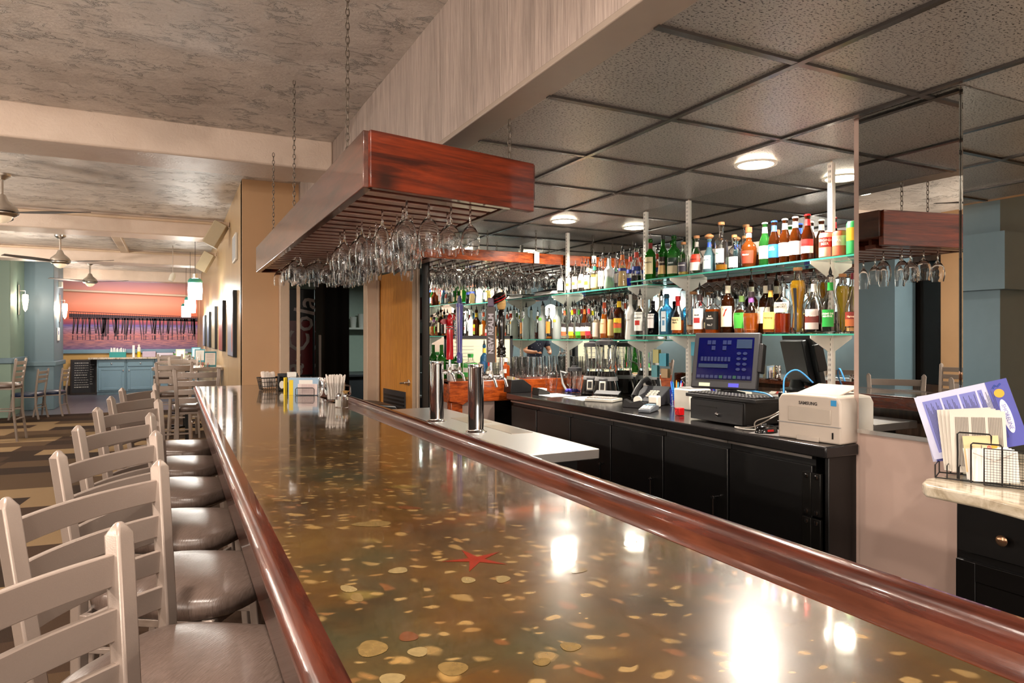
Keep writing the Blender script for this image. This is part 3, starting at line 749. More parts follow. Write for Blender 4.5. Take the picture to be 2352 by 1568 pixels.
# ------------------------------------------------------------------ bottles
liqm = {}
def liq(c):
    if c not in liqm:
        m = mat('liquid', tuple(min(1, a * 1.5) for a in lin(c)), .0, 0, .5, 1.34); m.name = 'liquid'; liqm[c] = m
    return liqm[c]
def gl(c):
    if c == 'clear': return M['glass']
    k = 'gl' + c
    if k not in liqm:
        if c == 'frost': liqm[k] = mat('frosted_glass', '#dfe6e2', .35, 0, .7, 1.3)
        else: liqm[k] = mat('coloured_glass', c, .0, 0, .85, 1.4)
    return liqm[k]
PR = {   # outer profile in fractions (r of max radius, z of glass height)
 'round': [(.94, 0), (1, .02), (1, .58), (.93, .64), (.60, .70), (.38, .74), (.36, .92), (.42, .93), (.42, .97), (.36, 1)],
 'vodka': [(.94, 0), (1, .02), (1, .63), (.95, .67), (.45, .71), (.34, .74), (.34, .94), (.42, .95), (.42, 1)],
 'cone': [(.92, 0), (1, .03), (.90, .32), (.66, .60), (.40, .70), (.34, .92), (.42, .93), (.42, 1)],
 'bell': [(.94, 0), (1, .04), (.98, .42), (.85, .52), (.50, .66), (.30, .78), (.28, .94), (.36, .95), (.36, 1)],
 'bulb': [(.80, 0), (.88, .03), (1, .38), (.98, .48), (.80, .58), (.42, .66), (.34, .72), (.30, .94), (.38, .95), (.38, 1)],
 'beer': [(.96, 0), (1, .02), (1, .50), (.92, .58), (.60, .70), (.44, .78), (.40, .93), (.46, .94), (.46, 1)],
 'elder': [(.72, 0), (.72, .12), (.60, .30), (.66, .45), (.98, .70), (1, .78), (.85, .84), (.50, .88), (.46, 1)],
 'wine': [(.95, 0), (1, .02), (1, .55), (.92, .62), (.55, .70), (.38, .76), (.36, 1)],
 'waist': [(.95, 0), (1, .05), (.80, .38), (.85, .55), (.90, .62), (.55, .70), (.34, .76), (.34, 1)],
}
POUR = mat('black_pourer', '#1a1a1a', .3); WCAP = mat('cork_wood_cap', '#b07a4c', .5)
REG = []
LB = {}
def lm(c):
    if c not in LB: LB[c] = mat('label_paper', c, .5, var=.02); LB[c].name = 'label'
    return LB[c]
def bottle(X, Y, z0, h, r, kind='round', glass='clear', lq=None, lev=.5, label=None, lz=(.1, .45), txt=None, tcol='#1c1a18', cap='pour', neck=None, desc='', p=2.0, ang=-72, cat='bottle', tsz=.012, lw=120, acc=None, grp='bottles on the back bar shelves', tx2=None, name='liquor_bottle'):
    t = thing(name, desc, cat, (X, Y, z0 + .0005), R(ang), grp); REG.append((t, r))
    pr = [(a * r, b * h) for a, b in PR[kind]]
    pe = p if p > 2.1 else 2.0
    neck_r = pr[-1][0]; th = .0022
    op = [(0, 0)] + pr
    opaque = glass in ('white', 'can')
    if glass == 'white':
        MB().lathe(op + [(0, h)], 20, p=pe).build('glass_body', mat('opal_glass', '#d9d8d2', .15), t, sharp=50)
    else:
        inn = [(max(a - th, .002), b) for a, b in pr[1:][::-1]] + [(max(r * .88 - th, .003), .008), (0, .007)]
        MB().lathe(op + inn, 20, p=pe).build('glass_body', gl(glass), t, sharp=50)
        if lq:
            zl = h * lev; lp = [(0, .0075)]
            for a, b in pr[1:]:
                if b < zl: lp.append((max(a - th - .0006, .002), max(b, .0085)))
            # radius at the liquid level
            for (a0, b0), (a1, b1) in zip(pr, pr[1:]):
                if b0 <= zl <= b1: f = (zl - b0) / (b1 - b0 + 1e-9); rl = a0 + (a1 - a0) * f; break
            lp += [(max(rl - th - .0006, .002), zl), (0, zl)]
            MB().lathe(lp, 20, p=pe).build('liquid', liq(lq), t, sharp=50)
    def rad(zf):
        for (a0, b0), (a1, b1) in zip(PR[kind], PR[kind][1:]):
            if b0 <= zf <= b1: return r * (a0 + (a1 - a0) * (zf - b0) / (b1 - b0 + 1e-9))
        return r
    def wrap(z0_, z1_, a0, a1, off, m, nm):
        vs = []; fs = []; N = 14; zz = [z0_ + (z1_ - z0_) * k / 4 for k in range(5)]
        for z in zz:
            rr = rad(z) + off
            for k in range(N + 1):
                a = a0 + (a1 - a0) * k / N; ca, sa = math.sin(a), -math.cos(a)
                q_ = (abs(ca) ** pe + abs(sa) ** pe) ** (-1 / pe) if pe != 2 else 1
                vs.append((rr * q_ * ca, rr * q_ * sa, z * h))
        for i in range(4):
            for k in range(N): fs.append((i * (N + 1) + k, i * (N + 1) + k + 1, (i + 1) * (N + 1) + k + 1, (i + 1) * (N + 1) + k))
        MB().add(vs, fs).build(nm, m, t)
    if label:
        L = R(lw / 2); labs = label if isinstance(label, list) else [label]; n = len(labs); dz = (lz[1] - lz[0]) / n
        for i, lc in enumerate(labs): wrap(lz[0] + i * dz, lz[0] + (i + 1) * dz, -L, L, .0006, lm(lc), 'label')
        if acc: wrap(lz[0] + .3 * (lz[1] - lz[0]), lz[0] + .55 * (lz[1] - lz[0]), -L * .5, L * .5, .0010, lm(acc), 'label_patch')
    if neck:
        wrap(.76, .90, -math.pi, math.pi, .0007, lm(neck), 'neck_label')
    if txt:
        zc = (lz[0] + (lz[1] - lz[0]) * .68) * h; rr = rad(zc / h) + .0016
        if p > 2.1: text(txt, tsz, lm(tcol), t, T4((0, -rr, zc)), bold=tsz * .02)
        else: text(txt, tsz, lm(tcol), t, T4((0, 0, zc)), wrap=rr, bold=tsz * .02)
    if tx2:
        zc = (lz[0] + (lz[1] - lz[0]) * .25) * h; rr = rad(zc / h) + .0016
        if p > 2.1: text(tx2[0], tx2[1], lm(tx2[2] if len(tx2) > 2 else tcol), t, T4((0, -rr, zc)))
        else: text(tx2[0], tx2[1], lm(tx2[2] if len(tx2) > 2 else tcol), t, T4((0, 0, zc)), wrap=rr)
    if cap == 'pour':
        MB().lathe([(0, h), (neck_r * .95, h), (neck_r * .95, h + .006), (neck_r * .45, h + .012), (neck_r * .55, h + .022), (neck_r * .35, h + .034), (0, h + .05)], 10).build('pourer', POUR, t)
    elif cap == 'steel':
        MB().lathe([(0, h), (neck_r * .95, h), (neck_r * .95, h + .006), (.003, h + .014), (.0022, h + .045), (0, h + .046)], 10).build('pourer', M['chrome'], t)
    elif cap == 'crown':
        MB().lathe([(0, h + .001), (neck_r * 1.15, h - .006), (neck_r * 1.1, h + .001), (neck_r * .8, h + .003), (0, h + .003)], 14).build('crown_cap', mat('crown_cap', neck or '#c8c8c8', .3, .5), t)
    elif cap == 'cork':
        MB().lathe([(0, h), (neck_r * 1.25, h), (neck_r * 1.25, h + .016), (0, h + .017)], 14).build('stopper', WCAP, t, bevel=.001)
    elif cap == 'ball':
        MB().lathe([(0, h), (neck_r * .9, h), (neck_r * 1.9, h + .012), (neck_r * 1.9, h + .020), (neck_r * .8, h + .03), (0, h + .031)], 14).build('stopper', WCAP, t)
    elif cap:
        MB().lathe([(0, h - .025), (neck_r * 1.12, h - .025), (neck_r * 1.12, h + .004), (0, h + .005)], 14).build('cap', mat('bottle_cap', cap, .35), t, bevel=.001)
    return t
# right section: (photo column, X) ; measured from the photograph
def RS(px, zi, h, r, X=2.805, sec='R', **k):
    z = (ZR if sec == 'R' else ZL)[zi]
    return bottle(X, YX(px, X), z, h, r, **k)
AMB = '#b85208'; WHI = '#c06412'; BRN = '#3a1606'
sh = ' on the lower right shelf'; su = ' on the upper right shelf'; sl = ' on the lower left shelf'; sul = ' on the upper left shelf'
# lower right shelf, left to right in the photo
RS(1500, 0, .22, .036, kind='round', glass='#1b1a24', label='#d9d3cf', lz=(.2, .62), txt="HENDRICK'S", tsz=.010, cap='#141414', desc='squat black gin bottle with a pale diamond label' + sh, lw=80)
RS(1531, 0, .255, .036, kind='round', glass='#6fb7d8', label='#c8d2d8', lz=(.08, .58), txt='GIN', cap='#26303c', p=5, desc='square pale-blue gin bottle with a dark cap' + sh, lw=50, acc='#5a86a8')
RS(1557, 0, .235, .040, kind='bell', lq=AMB, lev=.38, label='#dcc694', lz=(.12, .46), txt="Maker's\nMark", tsz=.016, cap='#c41a1a', neck='#c41a1a', desc='squat whisky bottle with red wax neck and cream label' + sh)
RS(1592, 0, .245, .042, X=2.83, kind='bulb', lq='#b86a1c', lev=.24, cap='cork', desc='rounded clear bottle with a stopper and little whisky' + sh, label='#cdb08c', lz=(.12, .2))
RS(1607, 0, .265, .034, X=2.80, kind='round', lq=AMB, lev=.14, label='#e6dcd6', lz=(.12, .58), acc='#a52a28', neck='#3a2a28', p=4, desc='square whisky bottle with white label and red seal' + sh, txt='BEAM', tsz=.012)
RS(1638, 0, .235, .038, kind='round', lq=AMB, lev=.62, label='#16130f', lz=(.12, .56), txt='Jack\nDaniel\'s', tcol='#dcd6cc', tsz=.013, tx2=('No.7', .016, '#dcd6cc'), cap='#121212', p=5, desc='square whisky bottle with black label and black cap' + sh, lw=150)
RS(1672, 0, .305, .038, kind='round', glass='#5a2c12', lq=BRN, lev=.6, label='#e4d6b4', lz=(.14, .52), txt='7', tcol='#c4221c', tsz=.062, neck='#e8dcc4', desc='whisky bottle with a big red 7 on its label' + sh)
RS(1705, 0, .235, .044, kind='bulb', lq=WHI, lev=.24, label='#46a83a', lz=(.14, .5), lw=80, desc='rounded textured whisky bottle with green oval label' + sh, neck='#5c7a3c', p=2.6)
RS(1733, 0, .225, .042, X=2.80, kind='bulb', lq=WHI, lev=.50, label='#a85a1c', lz=(.1, .12), cap='#1c1416', desc='rounded textured whisky bottle with a purple neck band' + sh, neck='#7a4a86', p=2.6)
RS(1752, 0, .29, .034, X=2.85, kind='round', glass='#5a2c12', lq=BRN, lev=.6, label='#e8dcc4', lz=(.2, .5), neck='#eadfc8', desc='dark whisky bottle with white neck label at the back' + sh)
RS(1770, 0, .255, .038, X=2.80, kind='bell', lq=WHI, lev=.14, label='#ddc264', lz=(.1, .45), txt='Hennessy', tsz=.013, tcol='#3c3420', cap='#1a1614', neck='#c99440', desc='cognac bottle with yellow label and gold neck' + sh)
RS(1797, 0, .26, .041, X=2.79, kind='round', lq='#b3380c', lev=.40, label='#d9cfc0', lz=(.42, .62), txt='SOUTHERN\nCOMFORT', tsz=.0135, desc='wide clear liqueur bottle lettered Southern Comfort with red-orange liquid' + sh, lw=110)
RS(1838, 0, .315, .038, X=2.79, kind='elder', lq='#c79a1e', lev=.84, label='#20242c', lz=(.06, .72), txt=None, cap='cork', desc='tall fluted golden elderflower liqueur bottle' + sh, lw=26)
RS(1862, 0, .27, .042, X=2.80, kind='bell', glass='clear', lq='#1c0d08', lev=.42, label=['#c9bcb4', '#6e2a20', '#c9bcb4'], lz=(.08, .44), txt='de Cacao', tsz=.014, tcol='#efe6dc', neck='#c9c4bc', desc='clear bottle of dark cacao liqueur with white neck' + sh, lw=100)
RS(1884, 0, .26, .034, X=2.86, kind='round', lq='#c4a24a', lev=.3, neck=None, cap='steel', desc='clear bottle with a red collar at the back' + sh, label='#d8c89a', lz=(.1, .4))
RS(1912, 0, .27, .041, X=2.80, kind='bell', lq='#10261c', lev=.18, label='#1f9a3a', lz=(.12, .42), txt='CREME DE\nMENTHE', tsz=.012, tcol='#eef4ea', neck='#1f9a3a', desc='clear bottle with bright green labels, creme de menthe' + sh, lw=80)
RS(1935, 0, .27, .030, X=2.86, kind='elder', lq='#c7b01e', lev=.84, desc='yellow liqueur bottle standing behind the green-labelled one' + sh, cap='cork')
RS(1962, 0, .275, .038, X=2.80, kind='bell', lq='#d8a86a', lev=.1, label=['#a85a2a', '#7a2418'], lz=(.12, .36), txt='Harvest', tsz=.014, tcol='#e8c8a8', cap='#5a1420', desc='pumpkin-labelled bottle with dark red cap' + sh)
# upper right shelf
RS(1494, 1, .27, .035, kind='round', glass='#3fae2a', lq='#7a9a1c', lev=.55, label='#dccfa0', lz=(.14, .55), txt='JAMESON', tsz=.013, cap='steel', neck='#8a2a28', desc='green whiskey bottle with cream label at the left end' + su)
RS(1523, 1, .275, .034, kind='waist', glass='#2a9a24', lq='#5a8a1c', lev=.5, label=['#c0a068', '#2c2018'], lz=(.10, .50), txt='TAYLOR', tsz=.013, tcol='#e8dcc4', cap='#1a1a18', desc='tall green bottle with dark label and black cap' + su)
RS(1548, 1, .262, .037, X=2.81, kind='round', glass='#3cae3a', lq='#3a6a1c', lev=.45, label=['#c9bc9c', '#2c3c34'], lz=(.08, .46), txt='fiddich', tsz=.014, tcol='#e6ecea', cap='#26403a', p=3, desc='green triangular whisky bottle with dark cap' + su)
RS(1570, 1, .19, .034, X=2.79, kind='round', lq='#c9b45a', lev=.12, label='#33303a', lz=(.12, .42), txt='HERRADURA', tsz=.009, tcol='#e4e0dc', cap='cork', desc='small clear tequila bottle with a dark label' + su)
RS(1600, 1, .215, .040, X=2.80, kind='bell', label=['#d9d4cc', '#c23a24'], lz=(.1, .55), txt='ESPOLON', tsz=.010, tcol='#201c1a', cap='cork', neck='#a8a49c', desc='clear tequila bottle with red band and wooden stopper' + su)
RS(1629, 1, .195, .038, X=2.79, kind='bell', glass='#9cc9d4', label='#cfe0dc', lz=(.1, .5), txt='Don Julio', tsz=.011, tcol='#40607a', cap='ball', neck='#2a4fb0', desc='pale blue tequila bottle with a round wooden stopper' + su, lw=80)
RS(1657, 1, .265, .036, X=2.80, kind='vodka', lq='#b8821c', lev=.14, label='#dfe2de', lz=(.18, .48), txt='Patron', tsz=.012, tcol='#2a7a6a', cap='cork', desc='tall clear tequila bottle with a little amber liquid' + su, lw=100)
RS(1688, 1, .19, .034, X=2.86, kind='round', cap='cork', label='#b9c9bc', lz=(.1, .42), desc='small clear bottle with wooden stopper standing at the back' + su)
RS(1720, 1, .215, .042, X=2.79, kind='bulb', glass='#a85a24', lq='#6a2a0c', lev=.3, label='#7a2f1c', lz=(.10, .42), txt='Marnier', tsz=.012, tcol='#f0e4d8', cap='#c84a2c', neck='#e4d4c4', desc='round-shouldered brown liqueur bottle with red ribbon cap' + su)
beer = [(1757, '#3a8a3c', ['#c8b48c', '#efe8dc'], '#e8e0d0', 'LAGER', '#a8542c', 'green-necked beer bottle with a cream oval label, leftmost beer', '#d9d2c4'),
        (1778, '#5a2c10', '#1f5fc0', '#2a58b8', 'BUD\nLIGHT', '#eef2fa', 'brown beer bottle with a blue label', '#2a4fb0'),
        (1803, '#6a340f', '#cfc4bc', '#cfc8c0', 'Coors\nLIGHT', '#b02a28', 'brown beer bottle with a silver label', '#c9c6c0'),
        (1827, '#6a340f', '#dfe0e2', '#2a4a9a', 'ULTRA', '#2a3f86', 'brown beer bottle with white and blue labels', '#dedad2'),
        (1855, '#6a2c0c', ['#e4d8d4', '#c8201c'], '#b8201c', 'Budweiser', '#a01c1c', 'brown beer bottle with a red and white label, rightmost beer', '#c0181a')]
for px, g_, lb, nk, tx, tc_, d_, cp in beer:
    o = RS(px, 1, .228, .0305, X=2.80, kind='beer', glass=g_, lq='#b86a10', lev=.7, label=lb, lz=(.16, .46), txt=tx, tcol=tc_, tsz=.0115, cap='crown', neck=cp, desc=d_ + su, lw=150, grp='beer bottles on the upper shelf', name='beer_bottle')
def can(px, r, h, c1, c2, tx, tcol, tsz, desc, X=2.80):
    Y = YX(px, X); t = thing('drink_can', desc, 'can', (X, Y, ZR[1] + .0005), R(-65), 'drink cans at the right end of the upper shelf')
    MB().lathe([(0, 0), (r * .75, 0), (r, .006), (r, h - .012), (r * .85, h - .002)], 24).build('can_body', lm(c1), t)
    MB().lathe([(r * .85, h - .003), (r * .87, h), (r * .80, h), (r * .78, h - .004), (0, h - .004)], 24).build('lid', mat('can_rim_%s' % c2, c2, .3, .8), t)
    vs = []; N = 14
    for z in (h * .42, h * .80):
        for k in range(N + 1): a = R(-62 + 124 * k / N); vs.append(((r + .0005) * math.sin(a), -(r + .0005) * math.cos(a), z))
    MB().add(vs, [(k, k + 1, N + 2 + k, N + 1 + k) for k in range(N)]).build('label_panel', lm(tcol), t)
    text(tx, tsz, lm('#f2e8dc'), t, T4((0, 0, h * .61)), wrap=r + .0014, bold=tsz * .02)
can(1898, .033, .122, '#d2b79c', '#b0281c', 'VIRGINIA\nBEER', '#b0281c', .017, 'cream can with a red shield lettered Virginia Beer on the upper right shelf', X=2.79)
can(1929, .033, .122, '#c25a3a', '#a02018', 'IPA', '#cdb89a', .018, 'red and tan can with a black portrait on the upper right shelf', X=2.80)
can(1962, .033, .157, '#1f9a4a', '#c9c9c6', '', '#e0b418', .014, 'tall green and yellow can beside the mirrored column on the upper right shelf', X=2.80)
# lower left shelf
def LS(px, zi, h, r, X=2.805, **k): return RS(px, zi, h, r, X=X, sec='L', **k)
LS(1470, 0, .30, .038, kind='round', label='#dfe2da', lz=(.2, .62), txt='BACARDI', tsz=.014, desc='clear rum bottle lettered Bacardi at the right end of the lower left shelf', neck='#e4e2dc', acc='#b0281c')
LS(1448, 0, .31, .037, kind='waist', glass='white', desc='white opaque bottle' + sl, lz=(.3, .5), txt='MALIBU', tcol='#8a7a70', tsz=.011)
LS(1422, 0, .30, .038, kind='round', glass='#5a2a12', lq=BRN, lev=.6, label=['#7a8a2c', '#b8471c', '#d8a81c'], lz=(.16, .5), txt="Myers's", tcol='#3a1c10', tsz=.012, neck='#e0b81c', desc='dark rum bottle with yellow and orange label' + sl)
LS(1405, 0, .29, .030, X=2.82, kind='bell', lq='#c8801c', lev=.5, label='#d8b878', lz=(.1, .5), desc='slim golden bottle with cream label' + sl)
LS(1388, 0, .30, .033, kind='cone', lq='#d0700c', lev=.62, label='#e0b488', lz=(.15, .5), neck='#c2502a', desc='orange-amber rum bottle with a long neck' + sl, txt='Spiced', tsz=.011)
LS(1374, 0, .21, .030, X=2.83, kind='round', lq='#d8c0a0', lev=.7, label='#d8c4b0', lz=(.1, .6), desc='small cloudy bottle behind the amber rum' + sl)
for px, c, d_ in ((1362, '#c8283c', 'red-labelled'), (1343, '#d06a24', 'orange-labelled'), (1330, '#4fae2c', 'lime-green-labelled'), (1314, '#d8c21c', 'yellow-labelled'), (1297, '#d8603a', 'coral-labelled')):
    LS(px, 0, .255, .029 if px != 1343 else .032, X=2.80 if px != 1330 else 2.82, kind='bell', glass='clear' if px != 1343 else '#8a4412', lq={1362: '#c83a1c', 1343: AMB, 1330: '#3fae1c', 1314: '#c8a01c', 1297: '#e4d8b8'}[px], lev=.16 if px != 1343 else .5, label=[c, '#e8dccf', '#221a18'], lz=(.12, .50), neck=c, desc=d_ + ' schnapps bottle with a black-and-colour neck' + sl, txt='DeKuyper', tcol='#f2ece0', tsz=.008)
LS(1279, 0, .27, .036, kind='round', glass='frost', label='#e0a83a', lz=(.52, .60), lw=60, desc='frosted vodka bottle with an orange patch' + sl)
LS(1261, 0, .25, .028, X=2.82, kind='round', lq='#e0882c', lev=.1, label='#d88a34', lz=(.2, .6), cap='steel', desc='slim clear bottle with orange fruit label' + sl)
LS(1246, 0, .285, .036, kind='round', glass='frost', label='#5cae3c', lz=(.56, .64), lw=60, desc='frosted vodka bottle with a green patch' + sl)
for i, px in enumerate((1320, 1352, 1300, 1385, 1430)):
    LS(px, 0, .27, .028, X=2.862, kind=['round', 'vodka', 'bell'][i % 3], label=['#d8d4c8', '#c8a03c', '#b8c8b0'][i % 3], lz=(.2, .5), desc='back-row bottle of the lower left shelf, %s' % ['behind the yellow-labelled schnapps', 'behind the orange and red schnapps', 'behind the coral-labelled schnapps', 'behind the amber rum', 'behind the dark rum'][i], neck=['#c8382c', '#e0d8c8', '#4a8a3c'][i % 3])
LS(1238, 0, .20, .030, X=2.862, kind='bulb', lq='#7a2410', lev=.3, cap='#b89a3c', desc='small amber bottle in the far corner' + sl)
# upper left shelf
LS(1462, 1, .255, .038, kind='cone', lq='#161a2c', lev=.28, label='#2c3f8a', lz=(.42, .52), lw=360, neck='#c2402c', desc='cone-shaped bottle with dark liquid and navy band' + sul, cap='pour')
LS(1447, 1, .24, .033, X=2.85, kind='cone', lq='#1f3fd0', lev=.28, label='#2c3f9a', lz=(.42, .52), lw=360, neck='#c2402c', desc='cone-shaped bottle with bright blue liquid' + sul)
LS(1431, 1, .25, .035, X=2.79, kind='cone', lq='#d8c08a', lev=.6, label='#2c3f8a', lz=(.45, .53), lw=360, neck='#c86a2c', desc='cone-shaped bottle with pale gold liquid and navy band' + sul)
LS(1401, 1, .22, .040, X=2.80, kind='waist', glass='frost', lq='#0fd01a', lev=.36, desc='frosted bottle with vivid green liquid' + sul, label='#e8ece6', lz=(.4, .62), lw=300)
LS(1384, 1, .235, .034, X=2.83, kind='vodka', label='#e2e2dc', lz=(.12, .6), txt='1800', tsz=.012, desc='clear bottle with silver label left of the green-liquid bottle' + sul, neck='#6a3c24')
LS(1366, 1, .20, .030, X=2.80, kind='round', lq='#e0c878', lev=.6, label='#e8d8a0', lz=(.1, .5), neck='#1f7a5a', desc='clear bottle with green neck band' + sul)
LS(1351, 1, .20, .031, X=2.81, kind='round', label=['#dfc07a', '#e4cfa0'], lz=(.1, .62), txt="Tito's", tsz=.014, tcol='#5a2c14', acc='#a8642c', desc='vodka bottle with a tan craft-paper label' + sul, neck='#c8a878')
LS(1337, 1, .22, .034, X=2.80, kind='bell', label='#ecc8b4', lz=(.15, .62), acc='#d8603a', cap='steel', desc='clear vodka bottle with a peach picture label' + sul)
LS(1322, 1, .21, .030, X=2.81, kind='vodka', label='#e8dcd0', lz=(.15, .6), acc='#d88a3a', cap='steel', desc='clear vodka bottle with white and orange label' + sul)
LS(1308, 1, .20, .029, X=2.80, kind='vodka', label='#e8c8a8', lz=(.15, .6), acc='#d8703a', cap='#efece8', desc='clear flavoured vodka bottle with orange fruit label' + sul)
LS(1289, 1, .20, .034, X=2.79, kind='bell', label='#f0eeea', lz=(.15, .62), cap='steel', desc='clear vodka bottle with plain white label, leftmost of the row' + sul)
for i, px in enumerate((1345, 1378, 1415)):
    LS(px, 1, .225, .028, X=2.862, kind='round', label='#d8d0c0', lz=(.2, .5), cap='steel', desc='back-row bottle of the upper left shelf, %s' % ['behind the tan-labelled vodka', 'behind the silver label', 'right of the vivid green liquid'][i])
for it in range(60):
    for i_, (a_, ra) in enumerate(REG):
        for b_, rb in REG[i_ + 1:]:
            if abs(a_.location.z - b_.location.z) > .1: continue
            dx = b_.location.x - a_.location.x; dy = b_.location.y - a_.location.y; d_ = math.hypot(dx, dy) or 1e-4; pen = ra + rb + .001 - d_
            if pen > 0 and abs(dy) < .2:
                sx_, sy_ = dx / d_ * pen * .4, (dy / d_ if abs(dy) > 1e-4 else 1) * pen * .4
                a_.location.x -= sx_; b_.location.x += sx_; a_.location.y -= sy_; b_.location.y += sy_
    for a_, ra in REG: a_.location.x = min(max(a_.location.x, 2.748 + ra * .95), 2.889 - ra); a_.location.y = max(min(a_.location.y, 5.165 - ra), 1.785 + ra)
# black folder with papers on the left shelf, near the corner
t = thing('document_folder', 'black folder stuffed with white papers lying on the upper left shelf near the corner', 'folder', (2.82, 4.93, ZL[1] + .001), 0)
MB().box(-.085, -.17, 0, .07, .15, .008).box(-.085, -.17, .036, .07, .14, .042, T=Matrix.Rotation(R(-3), 4, 'X')).build('cover', M['blackpl'], t, bevel=.002)
for k in range(5): MB().box(-.075 + .003 * k, -.19 + .004 * k, .009 + .005 * k, .06, .13, .0125 + .005 * k).build('paper', M['paper'], t)
tag(MB().lathe([(0, 0), (.036, 0), (.036, .10), (.03, .12), (.012, .15), (.011, .18), (0, .18)], 16, p=5).build('spare_bottle', gl('#d8d8d0'), loc=(2.0, 5.10, ZL[1] + .2)), 'x', 'bottle') if False else None
# ------------------------------------------------------------------ back bar counter
CZ = 1.00
tag(MB().prism([(2.235, 1.775), (2.235, 4.55), (2.30, 4.70), (2.89, 4.70), (2.89, 1.81), (2.425, 1.81), (2.425, 1.775)], CZ - .045, CZ).build('worktop', mat('dark_laminate_worktop', '#1d1b1b', .18), bevel=.006), 'long dark laminate worktop of the back bar under the bottle shelves', 'counter')
def cabinet(y0, y1, lab, hinge=False, handle=True, vent=False):
    t = thing('bar_cabinet', lab, 'cabinet', (2.27, (y0 + y1) / 2, 0), 0, 'black back bar cabinets'); L = (y1 - y0) / 2 - .002
    MB().box(.02, -L, .08, .61, L, CZ - .046).build('carcass', M['black'], t)
    MB().box(.05, -L, .004, .6, L, .08).build('plinth', M['black'], t)
    d = MB().box(0, -L + .004, .36 if vent else .10, .019, L - .004, CZ - .09).build('door', M['black'], t, bevel=.003)
    MB().box(-.004, -L, CZ - .062, .02, L, CZ - .052).build('edge_strip', M['nickel'], t)
    if handle:
        h = MB(); yy = -L + .06
        h.tube([(-.004, yy, .68), (-.035, yy, .68)], .005, 8).tube([(-.004, yy, .50), (-.035, yy, .50)], .005, 8).tube([(-.035, yy, .49), (-.035, yy, .69)], .006, 8)
        h.build('handle', mat('dark_chrome', (.22, .21, .21), .2, 1), d)
        MB().cbox((-.038, yy, .68), (.008, .02, .008)).cbox((-.038, yy, .50), (.008, .02, .008)).build('handle_end', M['chrome'], d)
    if vent:
        MB().box(-.012, -L + .01, .09, .018, L - .02, .34).build('vent_panel', M['black'], t, bevel=.004)
        v = MB()
        for c_ in range(4):
            for k in range(9): v.box(-.016, -L + .04 + c_ * .11, .12 + k * .022, -.010, -L + .13 + c_ * .11, .132 + k * .022)
        v.build('louvres', mat('dusty_louvre', '#4a443e', .6), t)
    if hinge:
        for z in (.80, .62, .36):
            hg = MB().box(-.012, -L - .045, z - .085, 0.002, -L - .002, z + .085).box(-.014, -L - .002, z - .085, .0, -L + .04, z + .085)
            hb = hg.build('hinge', mat('worn_hinge_metal', '#2c2a28', .3, .8), t, bevel=.002)
            for dz in (-.07, .07):
                for dy in (-.028, .018): MB().lathe([(0, -.02), (.009, -.018), (.008, -.013)], 8, T=T4((0, -L + dy, z + dz), ry=R(90))).build('bolt', M['chrome'], hb)
    return t
ce = [1.862, 2.32, 2.78, 3.25, 3.70, 4.15, 4.55]
for i in range(6):
    cabinet(ce[i], ce[i + 1], 'black back bar cabinet ' + ['with hinges and a louvred vent, beside the column', 'under the cash drawer, second from the right end', 'third from the right end of the back bar', 'fourth from the right end of the back bar', 'behind the steel beer counter, second from the wooden unit', 'next to the orange wooden unit at the far end'][i], hinge=i == 0, handle=i != 0, vent=i == 0)
tag(MB().box(2.27, 1.79, .004, 2.86, 1.808, CZ - .046).build('end_panel', M['black'], bevel=.003), 'black end panel closing the back bar beside the white column', 'panel')
# orange wooden corner unit
t = thing('wooden_counter_unit', 'orange-stained wooden corner counter at the far end of the back bar holding glassware', 'counter', (1.84, 4.72, 0))
fa = [(0, .94), (.0, 1.09), (1.04, 1.09), (1.04, .99), (.62, .99), (.54, .93), (.14, .93), (.11, .91)]
FX = Matrix(((1, 0, 0, 0), (0, 0, 1, 0), (0, 1, 0, 0), (0, 0, 0, 1)))
MB().prism([(x, z) for x, z in fa], 0, .03, T=FX).build('fascia', M['orangewood'], t, bevel=.004)
MB().box(0, .03, .93, .03, .44, 1.09).build('side_board', M['orangewood'], t, bevel=.003)
MB().box(0, .02, 1.07, 1.04, .445, 1.09).build('top', M['slatdark'], t)
MB().box(.02, .01, 0.004, .11, .10, .93).build('post', M['orangewood'], t, bevel=.004)
MB().box(.11, .06, 0.004, .40, .44, .93).build('back_panel', M['pinkwall'], t)
# glasses on the unit
def tumbler(x, y, z, h, r, lab, grp, nm='pint_glass', d=[{}]):
    k = (h, r)
    if k not in d[0]:
        o = MB().lathe([(0, 0), (r * .72, 0), (r * .76, .01), (r, h), (r - .002, h), (r * .70, .014), (0, .012)], 18).build(nm, M['glass'], sharp=50); d[0][k] = o
    else: o = d[0][k].copy(); COL.objects.link(o)
    o.location = (x, y, z); tag(o, lab, 'glass', grp)
for i in range(9):
    for j in range(2): tumbler(2.30 + i * .058 + .02 * j, 5.09 - j * .065, 1.0905, .165, .027, f'tall pint glass on the wooden unit, {ORD[j]} row, {ORD[i]} from its left', 'pint glasses on the wooden unit')
for i in range(6): tumbler(2.22 + i * .068, 4.90, 1.0905, .085, .030, f'short tumbler in the front row on the wooden unit, {ORD[i]} from its left', 'tumblers on the wooden unit', 'tumbler')
